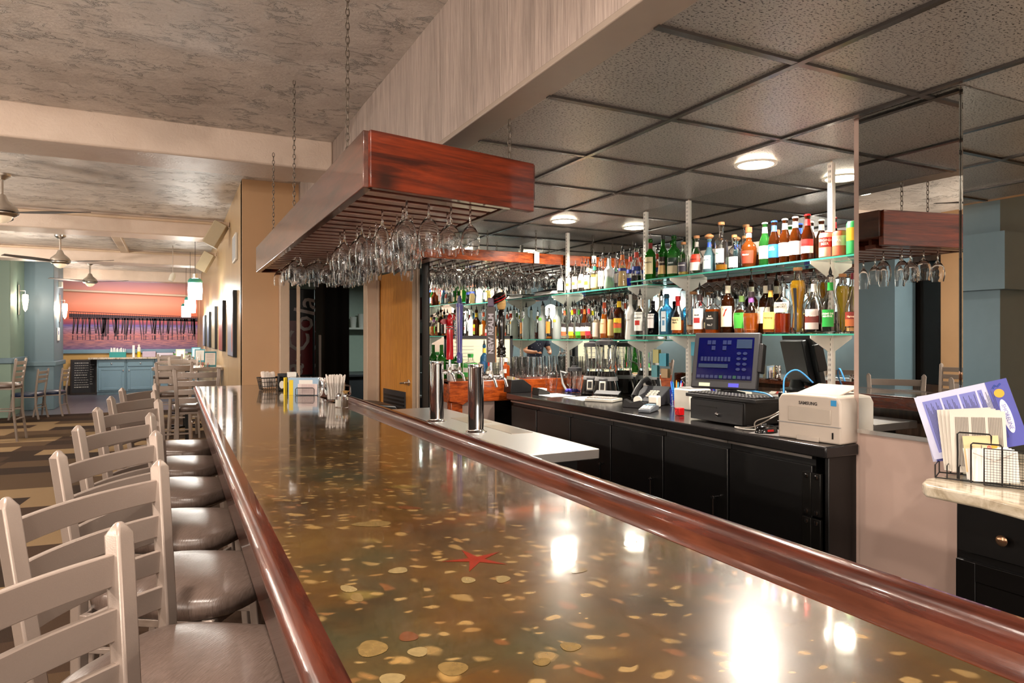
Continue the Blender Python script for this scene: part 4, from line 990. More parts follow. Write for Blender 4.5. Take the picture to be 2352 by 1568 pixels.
# bottles on the unit
for i, x in enumerate((1.91, 1.985, 2.06)):
    bottle(x, 5.08, 1.0905, .27, .036, kind='wine', glass='#2a8a24', lq='#3a8a1c', lev=.5, label='#d8d8c8', lz=(.48, .52), cap=None, desc=['green sparkling-wine bottle on the wooden unit, leftmost of three', 'green bottle on the wooden unit, middle of three', 'green bottle on the wooden unit, right of the three'][i], grp='bottles on the wooden unit')
bottle(2.045, 4.80, 1.0905, .20, .046, kind='vodka', glass='clear', lq='#b8a81c', lev=.25, label=['#3fae4c', '#efeee2', '#3fae4c'], lz=(.14, .66), cap='#2c8a3a', desc='square jug of green-labelled margarita mix on the wooden unit', p=5, ang=10, grp='bottles on the wooden unit', lw=300, txt='MIX', tsz=.02)
bottle(2.26, 5.02, 1.0905, .27, .034, kind='round', glass='#4a8ab0', label='#2a5a8a', lz=(.2, .5), neck='#e0b83c', desc='bottle with yellow neck label and blue body on the wooden unit', grp='bottles on the wooden unit')
bottle(2.22, 4.84, 1.0905, .13, .026, kind='bell', glass='#e8d8c0', cap='#c01c1c', label='#e8e0d8', lz=(.1, .5), desc='small sauce bottle with a red cap on the wooden unit', grp='bottles on the wooden unit')
bottle(2.36, 4.83, 1.0905, .16, .034, kind='vodka', glass='#e0781c', lq='#e0781c', lev=.8, cap='#efefef', label='#d8d0c8', lz=(.3, .5), desc='orange juice bottle behind the second beer tower', grp='bottles on the wooden unit')
tag(MB().lathe([(0, 0), (.038, 0), (.044, .12), (.046, .12), (.046, .124), (.043, .124), (.036, .004), (0, .004)], 20).build('metal_tub', M['steel'], loc=(1.915, 4.86, 1.091)), 'ribbed metal tub on the wooden unit behind the first beer tower', 'tub')
t = thing('framed_certificate', 'dark-framed certificate propped against the end mirror behind the glasses', 'picture frame', (2.28, 5.15, 1.0905))
MB().box(-.30, -.01, 0, .30, .008, .02).box(-.30, -.01, .32, .30, .008, .345).box(-.30, -.01, 0, -.275, .008, .345).box(.275, -.01, 0, .30, .008, .345).build('frame', M['dgrey'], t)
MB().box(-.28, -.004, .01, .28, .006, .33).build('certificate', mat('cream_paper', '#ddd8bc', .6), t)
ln = MB()
for k in range(8): ln.box(.02, -.0052, .06 + .028 * k, .22, -.0042, .063 + .028 * k)
for k in range(8): ln.box(-.24, -.0052, .06 + .028 * k, -.06, -.0042, .063 + .028 * k)
ln.build('printed_lines', M['grey'], t)
# stainless beer counter ---------------------------------------------
SZ = .94
t = thing('steel_beer_counter', 'stainless steel underbar counter carrying the two beer towers', 'counter', (0, 0, 0))
MB().box(.985, 2.44, SZ - .045, 1.645, 4.40, SZ).build('steel_top', M['steel'], t, bevel=.004)
MB().box(1.02, 2.55, 0.004, 1.60, 4.38, SZ - .045).build('cooler_body', M['black'], t)
MB().box(1.50, 3.0, SZ, 1.62, 3.34, SZ + .0025).build('drip_tray', M['nickel'], t)
MB().box(1.47, 3.45, SZ, 1.60, 3.75, SZ + .0025).build('drip_tray', M['nickel'], t)
MB().tube([(1.601, 2.56, .1), (1.601, 2.56, SZ - .05)], .004, 6).build('corner_strip', M['steel'], t)
def tower(px, py, lab):
    b = G(px, py, SZ); t = thing('beer_tower', lab, 'beer tower', (b.x, b.y, SZ), R(-22), 'chrome beer towers')
    MB().lathe([(0, 0), (.056, 0), (.056, .005), (.046, .009), (.041, .014), (.040, .02), (.040, .325), (.042, .33), (.040, .345), (.0, .347)], 36).build('column', M['chrome'], t, sharp=50)
    fs = []
    for i in range(2):
        y = 0; x0 = .038; zc = .285
        f = MB()
        if i == 0: p0 = (.036, -.012, zc); p1 = (.075, -.016, zc)
        else: p0 = (.03, .02, zc); p1 = (.13, .012, zc)
        f.tube([p0, p1], .010, 12).lathe([(0, -.016), (.014, -.014), (.016, 0), (.013, .014), (.008, .026), (.007, .05), (0, .05)], 14, (p1[0], p1[1], zc)).tube([p1, (p1[0] + .02, p1[1], zc - .02), (p1[0] + .03, p1[1], zc - .055)], [.008, .008, .0075], 12).tube([(p1[0] - .03, p1[1], zc), (p1[0] - .022, p1[1], zc)], .016, 12)
        f.build('faucet', M['chrome'], t, sharp=50); fs.append((p1[0], p1[1], zc + .05))
    return t, fs
t1, f1 = tower(1003, 968, 'chrome beer tower farther from the camera, with red and blue tap handles')
t2, f2 = tower(1093, 993, 'chrome beer tower nearer the camera, with the New Realm tap handle')
def taph(par, pos, nm): return pos
def hthing(par, f, lab, rz=0):
    p = Matrix.Translation(par.location) @ Matrix.Rotation(par.rotation_euler.z, 4, 'Z') @ Vector(f)
    t = thing('tap_handle', lab, 'tap handle', p, rz); return t
h = hthing(t1, f1[0], 'slim red tap handle with a pointed tip on the far beer tower')
MB().lathe([(0, -.02), (.009, -.02), (.007, .02), (0, .02)], 12).build('ferrule', M['chrome'], h)
MB().lathe([(0, .02), (.019, .02), (.021, .03), (.018, .19), (.022, .192), (.022, .21), (.017, .215), (.018, .245), (.012, .27), (0, .285)], 16).build('grip', mat('red_enamel', '#b3121a', .15, coat=.6), h, sharp=50)
MB().lathe([(.0225, .192), (.0235, .195), (.0225, .198)], 16).lathe([(.0225, .206), (.0235, .209), (.0225, .212)], 16).build('chrome_ring', M['chrome'], h)
MB().prism([(.026 * math.cos(a), .016 * math.sin(a)) for a in [R(30 * k) for k in range(12)]], -.004, .004, T=T4((-.035, 0, .235), rz=R(20), rx=R(80))).build('badge', mat('dark_red_badge', '#8a1420', .3), h)
h = hthing(t1, f1[1], 'purple-blue tap handle with white vertical lettering on the far beer tower', R(-65))
MB().lathe([(0, -.02), (.009, -.02), (.007, .02), (0, .02)], 12).build('ferrule', M['chrome'], h)
MB().lathe([(0, .0), (.015, .0), (.018, .05), (.015, .055), (.020, .30), (.021, .34), (.0, .345)], 12).build('grip', mat('violet_blue_enamel', '#4a4a90', .2, coat=.6), h)
MB().lathe([(0, .34), (.013, .34), (.013, .37), (.010, .372), (.010, .385), (0, .386)], 12).build('finial', mat('navy_enamel', '#1c2a5c', .3), h)
st = MB()
for a in (-.7, .0, .7): st.tube([(.0165 * math.sin(a), -.0165 * math.cos(a), .06), (.0205 * math.sin(a), -.0205 * math.cos(a), .32)], .0012, 4)
st.build('pinstripes', M['whitepl'], h)
text('BOLD ROCK', .028, M['whitepl'], h, T4((-.026, 0, .19)) @ Matrix.Rotation(R(-90), 4, 'Y'), bold=.0008)
h = hthing(t2, f2[0], 'flat brown paddle tap handle lettered New Realm on the near beer tower', R(-18))
MB().lathe([(0, -.02), (.009, -.02), (.007, .02), (0, .02)], 12).build('ferrule', M['chrome'], h)
MB().box(-.021, -.012, .02, .021, .012, .30).build('grip', mat('slate_brown_paint', '#4f4542', .4), h, bevel=.002)
MB().box(.021, -.012, .02, .027, .012, .20).build('tan_edge', mat('tan_wood_edge', '#b98a5c', .5), h)
MB().box(-.016, -.008, .30, .016, .008, .345).build('finial', mat('mauve_finial', '#6a5a72', .4), h, bevel=.006)
text('NEW REALM', .036, mat('silver_lettering', '#b9b4bc', .4), h, T4((0, -.0125, .165)) @ Matrix.Rotation(R(-90), 4, 'Y'), bold=.0012)
h = hthing(t2, f2[1], 'glossy black tap handle topped by a black cap with red bands')
MB().lathe([(0, -.02), (.010, -.02), (.008, .045), (0, .045)], 12).build('ferrule', M['chrome'], h)
MB().lathe([(0, .045), (.022, .045), (.024, .055), (.019, .062), (.024, .07), (.020, .08), (.025, .09), (.016, .10), (.017, .14), (.020, .20), (.019, .24), (.012, .29), (0, .30)], 20).build('grip', mat('black_lacquer', '#0b0a0a', .1, coat=.7), h, sharp=60)
MB().lathe([(0, .28), (.018, .29), (.024, .31), (.022, .335), (.012, .345), (0, .346)], 14).build('tan_knob', mat('carved_tan_resin', '#c29a5c', .5, bump=(.6, 60, .01)), h)
cp = MB().lathe([(0, .0), (.030, .0), (.036, .012), (.040, .030), (.020, .040), (0, .043)], 18, T=T4((-.006, 0, .332), ry=R(-28))); cp.box(-.045, -.018, -.004, -.015, .018, 0, T=T4((-.006, 0, .336), ry=R(-28)))
cp.build('cap', M['blackgl'], h, sharp=50)
MB().lathe([(.0315, .004), (.0355, .010), (.0325, .004)], 18, T=T4((-.006, 0, .332), ry=R(-28))).lathe([(.037, .018), (.0385, .022), (.037, .024)], 18, T=T4((-.006, 0, .332), ry=R(-28))).build('red_band', M['red'], h)
# ------------------------------------------------------------------ things on the worktop
def W(px, py): return G(px, py, CZ)
Z = CZ + .001
c = W(1210, 899)
t = thing('sweetener_box', 'black caddy of sweetener packets at the far end of the worktop', 'caddy', (2.36, 4.62, Z), R(0))
MB().prism([(-.09, 0), (-.08, .10), (.02, .10), (.09, .05), (.09, 0)], -.06, .06, T=FX).build('box', M['blackpl'], t, bevel=.003)
for i in range(10):
    MB().box(-.075 + .012 * i, -.05, .05, -.071 + .012 * i, .05, .118 - .003 * i, T=T4((0, 0, 0), ry=R(4))).build('packet', mat('packet_paper', ['#e8dcc4', '#c8b060', '#cfa0a0', '#e8e0d4'][i % 4], .6), t)
t = thing('sugar_tray', 'small black tray just right of the sweetener box', 'tray', (2.42, 4.36, Z)); MB().prism([(-.05, 0), (-.04, .05), (.05, .02), (.05, 0)], -.05, .05, T=FX).build('box', M['blackpl'], t, bevel=.002); MB().box(-.03, -.04, .03, .03, .04, .045).build('packets', M['paper'], t)
# blender jar
def jar(t, z0, h=.19, r=.05, lid=True):
    MB().lathe([(0, 0), (r * .75, 0), (r * .78, .01), (r, h), (r - .003, h), (r * .72, .014), (0, .012)], 20, (0, 0, z0), p=2.6).build('jar', M['glass'], t, sharp=50)
    rb = MB()
    for k in range(12):
        a = 2 * math.pi * k / 12; rb.tube([(r * .79 * math.cos(a), r * .79 * math.sin(a), z0 + .015), (r * 1.0 * math.cos(a), r * 1.0 * math.sin(a), z0 + h - .01)], .003, 5)
    rb.build('jar_ribs', M['glass'], t)
    if lid: MB().lathe([(r * .9, h - .012), (r * 1.08, h - .01), (r * 1.05, h + .012), (r * .5, h + .02), (r * .48, h + .03), (0, h + .03)], 20, (0, 0, z0)).build('jar_lid', M['dgrey'], t, sharp=50)
    MB().tube([(0, r * .95, z0 + h * .9), (0, r * 1.6, z0 + h * .82), (0, r * 1.6, z0 + h * .35), (0, r * .85, z0 + h * .2)], .007, 8).build('handle', M['glass'], t)
c = W(1318, 903); t = thing('blender_jar', 'loose clear blender jar with grey lid and handle standing on the worktop', 'blender jar', (2.74, 4.40, Z), R(10)); jar(t, 0, .175, .052)
MB().tube([(.0, .09, .14), (.0, .16, .155), (0, .14, .06), (0, .09, .0)], .010, 10).build('loop_handle', M['grey'], t)
c = W(1290, 903); tag(MB().lathe([(0, 0), (.04, 0), (.05, .10), (.05, .16), (.047, .16), (.047, .10), (.037, .006), (0, .006)], 20).build('glass_pitcher', M['glass'], loc=(2.60, 4.52, Z)), 'clear glass pitcher left of the loose blender jar', 'pitcher')
def blender(x, y, lab, rz):
    t = thing('blender', lab, 'blender', (x, y, Z), rz, 'black bar blenders')
    MB().lathe([(0, 0), (.078, 0), (.082, .01), (.075, .03), (.052, .135), (.05, .15), (0, .152)], 24, p=2.8).build('motor_base', M['blackgl'], t, sharp=50, bevel=.002)
    MB().lathe([(.066, .098), (.0665, .1), (.0605, .122), (.06, .12)], 24, p=2.8).build('grey_band', M['grey'], t)
    MB().box(-.025, -.092, .015, .025, -.06, .10, T=T4(rx=R(-8))).build('control_panel', M['dgrey'], t, bevel=.003)
    MB().box(-.018, -.096, .025, .018, -.0915, .085, T=T4(rx=R(-8))).build('keypad', M['whitepl'], t, bevel=.002)
    MB().box(-.012, -.0975, .035, .012, -.0955, .075, T=T4(rx=R(-8))).build('switches', M['black'], t)
    jar(t, .152, .165, .060)
    return t
blender(2.72, 3.95, 'black bar blender with glass jar, nearer the telephone', R(-50)).scale = (1.2, 1.2, 1.2)
blender(2.76, 4.17, 'black bar blender with glass jar behind and left of the other blender', R(-50)).scale = (1.15, 1.15, 1.15)
for i, (a, b, rz) in enumerate(((1265, 908, .3), (1335, 916, .25))):
    c = W(a, b); MBp = MB().box(-.10, -.13, 0, .10, .13, .0012 + i * .0012)
    tag(MBp.build('paper_sheet', M['paper'], loc=(c.x + .03, c.y, Z), rot=rz - .3), ['white sheet of paper nearest the sweetener box on the worktop', 'white sheet of paper left of the calculator'][i], 'paper')
c = W(1298, 902); g_ = MB()
random.seed(3)
for k in range(5): g_.tube([(-.05 + .02 * k, random.uniform(-.02, .02), .012), (-.03 + .02 * k, random.uniform(-.02, .02), .02), (0 + .02 * k, random.uniform(-.02, .02), .01)], [.010, .012, .007], 8)
tag(g_.build('rubber_glove', mat('violet_blue_rubber', '#4a44b0', .5), loc=(c.x + .05, c.y, Z)), 'crumpled violet-blue rubber glove beside the white papers', 'glove')
c = W(1400, 917); t = thing('calculator', 'white desk calculator with a tilted display on the worktop', 'calculator', (2.54, 3.72, Z), R(-60))
MB().box(-.10, -.08, 0, .10, .08, .02).build('body', M['whitepl'], t, bevel=.004); MB().box(-.09, .05, .018, .09, .10, .024, T=T4((0, .0, .0), rx=R(25))).build('display', M['dgrey'], t, bevel=.002)
kk = MB()
for i in range(7):
    for j in range(4): kk.box(-.09 + i * .026, -.07 + j * .027, .02, -.07 + i * .026, -.05 + j * .027, .028)
kk.build('keys', mat('calculator_keys', '#a09a94', .5), t, bevel=.001)
c = W(1492, 912); t = thing('desk_phone', 'black desk telephone with coiled cord, left of the pen cup', 'telephone', (2.68, 3.40, Z), R(-62))
MB().prism([(-.11, 0), (-.11, .03), (.10, .11), (.11, .10), (.11, 0)], -.09, .09, T=Matrix(((0, 0, 1, 0), (1, 0, 0, 0), (0, 1, 0, 0), (0, 0, 0, 1)))).build('body', M['dgrey'], t, bevel=.004)
MB().tube([(-.07, -.10, .05), (-.07, -.06, .09), (-.07, .02, .14), (-.07, .09, .15), (-.07, .12, .13)], [.022, .018, .015, .018, .024], 10).build('handset', M['blackpl'], t)
kk = MB()
for i in range(3):
    for j in range(4): kk.cbox((-.0 + i * .022, -.06 + j * .022, .058 + j * .0085), (.014, .014, .008))
kk.build('keys', M['whitepl'], t)
cc = [(-.07 + .012 * math.cos(k * 1.1), -.12 - .0 + k * .0012, .03 + .012 * math.sin(k * 1.1)) for k in range(70)]
MB().tube(cc, .003, 5).build('coiled_cord', M['blackpl'], t)
c = W(1463, 924); t = thing('tape_dispenser', 'black tape dispenser in front of the telephone', 'tape dispenser', (2.47, 3.29, Z), R(-60))
MB().prism([(-.07, 0), (-.06, .05), (-.02, .03), (.04, .045), (.07, .03), (.07, 0)], -.022, .022, T=FX).build('body', M['blackpl'], t, bevel=.002); MB().lathe([(0, -.009), (.025, -.009), (.025, .009), (0, .009)], 18, T=T4((.02, 0, .045), rx=R(90))).build('tape_roll', M['whitepl'], t)
c = W(1503, 915); t = thing('pencil_sharpener', 'small white electric sharpener between the phone and the pen cup', 'sharpener', (2.58, 3.24, Z), R(-60))
MB().box(-.03, -.03, 0, .03, .03, .07).build('body', M['whitepl'], t, bevel=.008); MB().box(-.022, -.0315, .006, .022, -.03, .03).build('front_window', M['dgrey'], t)
c = W(1527, 916); tag(MB().box(-.03, -.02, 0, .03, .02, .035).build('red_box', mat('red_orange_card', '#c8381c', .5), loc=(2.76, 3.24, Z), rot=.6, bevel=.002), 'small red-orange box behind the pen cup', 'box')
c = W(1549, 934); t = thing('pen_cup', 'blue wire pen cup full of pens on the worktop', 'pen cup', (c.x + .035, c.y + .02, Z))
mb = MB(); blu = mat('blue_wire', '#1a2fa8', .3, .3)
for z in [.0, .012, .024, .036, .048, .06, .072, .084, .096]: mb.tube([(.036 * (1 + z * 1.5) * math.cos(a), .036 * (1 + z * 1.5) * math.sin(a), z + .002) for a in [2 * math.pi * k / 18 for k in range(18)]], .0013, 4, cyc=True)
for k in range(20): a = 2 * math.pi * k / 20; mb.tube([(.036 * math.cos(a), .036 * math.sin(a), .002), (.041 * math.cos(a), .041 * math.sin(a), .1)], .0013, 4)
mb.build('wire_cup', blu, t)
penc = ['#2a4fd0', '#3a7ad8', '#d8d4cc', '#c8861c', '#1f8fd0', '#b02a3a', '#2a3f9a', '#48a8d8', '#1a1a1a']
for k, pc in enumerate(penc):
    a = k * 2.4; p0 = Vector((c.x + .035 + .014 * math.cos(a), c.y + .02 + .014 * math.sin(a), Z + .006)); p1 = p0 + Vector((.022 * math.cos(a), .022 * math.sin(a), .15 - .006 * (k % 3)))
    tag(MB().tube([p0, p0.lerp(p1, .9), p1], [.0042, .0042, .002], 8).build('pen', mat('pen_plastic', pc, .3)), ['blue', 'mid-blue', 'white', 'orange-brown', 'sky-blue', 'dark red', 'navy', 'pale blue', 'black'][k] + ' pen standing in the blue wire cup', 'pen', 'pens in the wire cup')
c = W(1500, 941); t = thing('card_reader', 'grey card payment terminal lying in front of the pen cup', 'card reader', (2.41, 3.08, Z), R(35))
MB().prism([(-.085, 0), (-.085, .018), (.02, .036), (.085, .028), (.085, 0)], -.036, .036, T=FX).build('body', mat('slate_grey_plastic', '#5b6067', .35), t, bevel=.005)
kk = MB()
for i in range(4):
    for j in range(3): kk.cbox((-.065 + i * .017, -.02 + j * .02, .0235 + i * .003), (.012, .014, .004))
kk.build('keys', M['paper'], t); MB().cbox((.035, 0, .036), (.05, .05, .003)).build('screen', mat('pale_blue_lcd', '#7a9ab0', .2), t)
c = W(1575, 925); t = thing('receipt_printer', 'white receipt printer left of the cash drawer', 'printer', (2.74, 3.08, Z), R(0)); MB().box(-.09, -.07, 0, .07, .07, .12).build('body', M['whitepl'], t, bevel=.008); MB().box(-.07, -.05, .12, .05, .05, .128).build('lid', M['grey'], t, bevel=.002)
c = W(1560, 955); t = thing('red_stapler_block', 'small red holder at the left foot of the cash drawer', 'holder', (c.x + .02, c.y + .02, Z), R(0)); MB().box(-.018, -.018, 0, .018, .018, .04).build('body', M['red'], t, bevel=.003); MB().tube([(-.02, .0, .03), (-.03, 0, .02), (-.02, 0, .01)], .002, 6).build('loop', M['red'], t)
# cash drawer, keyboard, monitor
a = W(1573, 963); b = W(1716, 981)
fx = (a.x + b.x) / 2 + .01
t = thing('cash_drawer', 'black metal cash drawer with a lock, carrying the keyboard', 'cash drawer', (fx, (a.y + b.y) / 2, Z), 0)
L = abs(a.y - b.y) / 2
MB().box(0.004, -L, 0.004, .40, L, .115).build('housing', mat('textured_black_metal', '#1a1919', .45), t, bevel=.004)
dr = MB().box(-.006, -L + .006, .006, .006, L - .006, .108).build('drawer_front', M['blackpl'], t, bevel=.002)
MB().box(-.0075, -.01, .072, -.0055, L - .05, .078).build('slot', M['black'], dr); MB().lathe([(0, -.012), (.011, -.011), (.011, 0)], 16, T=T4((-.006, -.02, .045), ry=R(90))).build('lock', M['chrome'], dr)
t = thing('keyboard', 'black keyboard on top of the cash drawer', 'keyboard', (fx + .06, (a.y + b.y) / 2 - .03, Z + .117), R(-90))
MB().box(-.235, -.075, 0, .235, .075, .018).build('body', M['blackpl'], t, bevel=.003)
kk = MB()
for i in range(20):
    for j in range(6):
        if (i + j * 3) % 17 != 5: kk.box(-.225 + i * .0225, -.066 + j * .0225, .018, -.2065 + i * .0225, -.0485 + j * .0225, .025)
kk.build('keys', mat('black_keys', '#222021', .45), t); kl = MB()
for i in range(20):
    for j in range(6): kl.box(-.221 + i * .0225, -.060 + j * .0225, .0251, -.2115 + i * .0225, -.0545 + j * .0225, .0256)
kl.build('key_legends', M['grey'], t)
# touch monitor
mw, mh = .355, .30
t = thing('touch_monitor', 'point-of-sale touch monitor showing a dark blue screen, tilted back', 'monitor', (2.56, 2.66, Z + .152), R(-66))
TM = T4((0, 0, 0), rx=R(-12))
MB().box(-mw / 2, 0, 0, mw / 2, .035, mh, T=TM).box(-mw / 2 + .04, .035, .03, mw / 2 - .04, .07, mh - .03, T=TM).build('casing', M['dgrey'], t, bevel=.007)
scb = MB().box(-mw / 2 + .028, -.003, .048, mw / 2 - .028, .001, mh - .028, T=TM).build('screen', mat('lit_blue_screen', '#070935', .08, emit=.10), t)
ic = MB(); cI = [mat('screen_icon_grey', '#1c2448', .3, emit=.1), mat('screen_icon_green', '#173c30', .3, emit=.1), mat('screen_panel', '#1c2a40', .3, emit=.1)]
def ibox(x0, z0, x1, z1, mi=0): ic.box(x0, -.0046, z0, x1, -.0031, z1, mi, TM)
for x, z in ((-.10, .235), (-.075, .235), (-.015, .235), (.01, .235), (-.075, .205), (-.015, .205)): ibox(x, z, x + .02, z + .022)
for k in range(9): ibox(-.13 + k * .0185, .145, -.117 + k * .0185, .168)
ibox(-.14, .11, .02, .13, 2); ibox(.06, .215, .14, .262, 2)
for k in range(4):
    for j in range(2): ic.prism([(.012 * math.cos(a_), .008 * math.sin(a_)) for a_ in [R(40 * q_) for q_ in range(9)]], 0, .0015, 0, TM @ T4((.075 + j * .032, -.003, .188 - k * .028), rx=R(90)))
for k in range(12): ibox(-.145 + k * .0245, .054, -.127 + k * .0245, .07, 1 if k in (5, 8) else 0)
ic.build('screen_icons', cI, scb)
MB().box(-.13, -.002, .010, -.07, 0, .028, T=TM).build('sticker', mat('pale_green_sticker', '#c8d8b0', .5), t); MB().box(.03, -.002, .010, .085, 0, .03, T=TM).build('barcode_sticker', mat('violet_sticker', '#4a4ac0', .4), t)
MB().box(mw / 2, -.012, .09, mw / 2 + .022, .04, .24, T=TM).build('card_swipe', M['blackpl'], t, bevel=.004)
MB().lathe([(0, -.034), (.08, -.034), (.08, -.024), (.04, -.015), (.03, .03), (0, .03)], 20, (0, .085, 0), p=3).build('stand', M['dgrey'], t)
# printer
a = W(1818, 990); b = W(1978, 1012)
a2 = (a.x, a.y)
t = thing('laser_printer', 'white desktop laser printer with an open paper tray at the right end of the worktop', 'printer', (2.43, 1.925, Z), R(-84))
MB().prism([(-.14, 0), (.14, 0), (.14, .16), (.125, .185), (.08, .188), (-.08, .188), (-.125, .185), (-.14, .16)], -.13, .16, T=FX).build('body', mat('warm_white_plastic', '#bfb2a5', .35), t, bevel=.008)
MB().box(-.09, -.134, .075, .10, -.129, .135).build('front_flap', mat('warm_white_plastic2', '#b5a99c', .35), t, bevel=.004)
MB().box(-.141, -.1335, .066, .141, -.129, .0685).build('seam', M['grey'], t); MB().box(.105, -.134, .02, .110, -.1295, .045).build('level_slot', M['black'], t); MB().box(-.05, -.136, .0, .05, -.129, .02).build('tray_grip', mat('warm_white_plastic3', '#b8aca0', .4), t, bevel=.003)
MB().box(-.10, -.02, .19, .09, .14, .195, T=T4((0, .0, -.0), rx=R(12))).build('output_tray', mat('warm_white_plastic', '#bfb2a5', .35), t, bevel=.002)
text('SAMSUNG', .018, mat('dark_lettering', '#3c3634', .4), t, T4((.0, -.1315, .152)), bold=.0006)
MB().box(.10, -.1325, .15, .122, -.1295, .172).build('blue_sticker', mat('blue_sticker', '#2f8fc8', .4), t)
c = W(1840, 1003); tag(MB().box(-.10, -.08, 0, .10, .08, .003).build('mouse_pad', mat('grey_mouse_pad', '#5a5452', .8), loc=(2.36, 2.13, Z), rot=.35, bevel=.001), 'grey mouse pad at the front edge of the worktop before the printer', 'mouse pad')
c = W(1832, 1000); t = thing('computer_mouse', 'black computer mouse on the grey pad', 'mouse', (2.315, 2.14, Z + .0035), R(-100))
ms = MB(); vs = []; fs = []
for i in range(9):
    th = math.pi / 2 * i / 8
    for k in range(20):
        q_ = 2 * math.pi * k / 20; vs.append((.030 * math.cos(th) ** .6 * math.cos(q_), .055 * math.cos(th) ** .6 * math.sin(q_), .034 * math.sin(th)))
for i in range(8):
    for k in range(20): fs.append((i * 20 + k, i * 20 + (k + 1) % 20, i * 20 + 20 + (k + 1) % 20, i * 20 + 20 + k))
fs.append(tuple(range(20))[::-1])
ms.add(vs, fs).build('shell', M['blackgl'], t, sharp=80); MB().tube([(.0, -.02, .033), (0, .0, .036)], .004, 8).build('wheel', M['dgrey'], t); MB().cbox((.026, 0, .012), (.008, .03, .008)).build('side_grip', M['red'], t)
def cable(pts, m, lab, r=.003, name='cable'):
    P_ = [Vector(p) for p in pts]; out = []
    for i in range(len(P_) - 1):
        p0, p1, p2, p3 = P_[max(i - 1, 0)], P_[i], P_[i + 1], P_[min(i + 2, len(P_) - 1)]
        for k in range(6):
            s_ = k / 6; out.append(.5 * ((2 * p1) + (-p0 + p2) * s_ + (2 * p0 - 5 * p1 + 4 * p2 - p3) * s_ ** 2 + (-p0 + 3 * p1 - 3 * p2 + p3) * s_ ** 3))
    out.append(P_[-1])
    return tag(MB().tube(out, r, 6).build(name, m), lab, 'cable', 'cables on the worktop')
blc = mat('blue_network_cable', '#3f8ac8', .4); whc = mat('pale_grey_cable', '#a8a098', .4)
cable([(2.62, 2.60, 1.15), (2.64, 2.44, 1.14), (2.66, 2.36, 1.10), (2.70, 2.38, 1.22), (2.74, 2.34, 1.26), (2.78, 2.28, 1.20)], blc, 'blue network cable arching between the monitor and the printer', .004)
cable([(2.66, 2.34, 1.16), (2.62, 2.29, 1.09), (2.52, 2.30, 1.04), (2.40, 2.30, 1.005), (2.33, 2.34, 1.005), (2.31, 2.26, 1.005), (2.36, 2.20, 1.006)], whc, 'pale cable looping down behind the cash drawer')
cable([(2.70, 2.40, 1.15), (2.64, 2.27, 1.12), (2.50, 2.27, 1.06), (2.42, 2.30, 1.03), (2.36, 2.24, 1.005), (2.34, 2.19, 1.03)], whc, 'second pale cable running towards the mouse')
cable([(2.74, 2.42, 1.13), (2.70, 2.30, 1.09), (2.56, 2.27, 1.01), (2.46, 2.26, 1.005), (2.40, 2.34, 1.005)], mat('black_cable', '#1a1818', .4), 'black cable beside the pale ones behind the cash drawer')
# notes on the mirrors and standards
def note(px, py, X, w_, h_, c_, lab, txt=None):
    u = (px - CXP) / FP; v = (HYP - py) / FP; d = X / (SN + u * CS)
    o = MB().box(-.0012, -w_ / 2, -h_ / 2, 0, w_ / 2, h_ / 2).build('sticky_note', mat('note_paper_' + c_, c_, .6), loc=(X, d * (CS - u * SN), H + v * d))
    tag(o, lab, 'note', 'notes stuck on the mirror')
    if txt: pass
note(1506, 818, 2.885, .06, .09, '#cfc98a', 'yellow note on the mirror between the two middle standards')
note(1522, 826, 2.884, .07, .085, '#5fb4cc', 'blue folded note right of the yellow note')
note(1503, 852, 2.885, .06, .08, '#6fb0b8', 'blue handwritten note under the yellow note')
note(1526, 857, 2.884, .065, .06, '#c8a880', 'tan card note right of the handwritten one')
note(1597, 801, 2.883, .075, .085, '#5fb4cc', 'bright blue note beside the second standard from the right')
note(1610, 824, 2.885, .07, .05, '#c8702c', 'orange and black card under the bright blue note')
t = thing('seating_chart', 'white paper with a hand-drawn seating plan at the right end of the back mirror', 'paper', (2.888, 1.985, 1.30))
MB().box(-.0015, -.11, -.12, 0, .11, .12).build('sheet', M['paper'], t)
d_ = MB()
def rect(y0, z0, y1, z1):
    for a_, b_ in (((y0, z0), (y1, z0)), ((y1, z0), (y1, z1)), ((y1, z1), (y0, z1)), ((y0, z1), (y0, z0))): d_.tube([(-.002, a_[0], a_[1]), (-.002, b_[0], b_[1])], .0009, 4)
rect(.03, -.03, .09, .07)
for y_ in (.04, .068):
    for z_ in (-.02, .035): rect(y_, z_, y_ + .014, z_ + .02)
rect(-.02, .03, -.0, .06); rect(-.02, -.06, -.0, .0); rect(-.06, .02, -.04, .06)
d_.build('drawn_lines', M['black'], t)
# ------------------------------------------------------------------ right foreground : black cabinet with granite top
t = thing('black_sideboard', 'black painted cabinet with a drawer at the right photo edge', 'cabinet', (2.30, .85, 0))
MB().box(.012, -1.4, 0.004, .75, .485, .914).build('carcass', M['black'], t)
for k in range(3):
    y1 = .475 - k * .62; y0 = y1 - .60
    d = MB().box(-.008, y0, .725, .012, y1, .885).build('drawer', M['black'], t, bevel=.004)
    d2 = MB().box(-.008, y0, .06, .012, y1, .70).box(-.013, y0, .06, -.008, y0 + .06, .70).box(-.013, y1 - .06, .06, -.008, y1, .70).box(-.013, y0 + .06, .64, -.008, y1 - .06, .70).box(-.013, y0 + .06, .06, -.008, y1 - .06, .12).build('door', M['black'], t, bevel=.002)
    MB().lathe([(0, .028), (.010, .027), (.017, .021), (.015, .014), (.006, .009), (.006, 0), (0, 0)], 20, T=T4((-.008, y1 - .145, .796), ry=R(-90))).build('knob', mat('copper_knob', '#b08a6c', .22, .9), d, sharp=60)
gp = [tuple(G(a, b, .955)[:2]) for a, b in ((2150, 1095), (2126, 1098), (2118, 1106), (2124, 1112), (2250, 1137), (2352, 1163))]
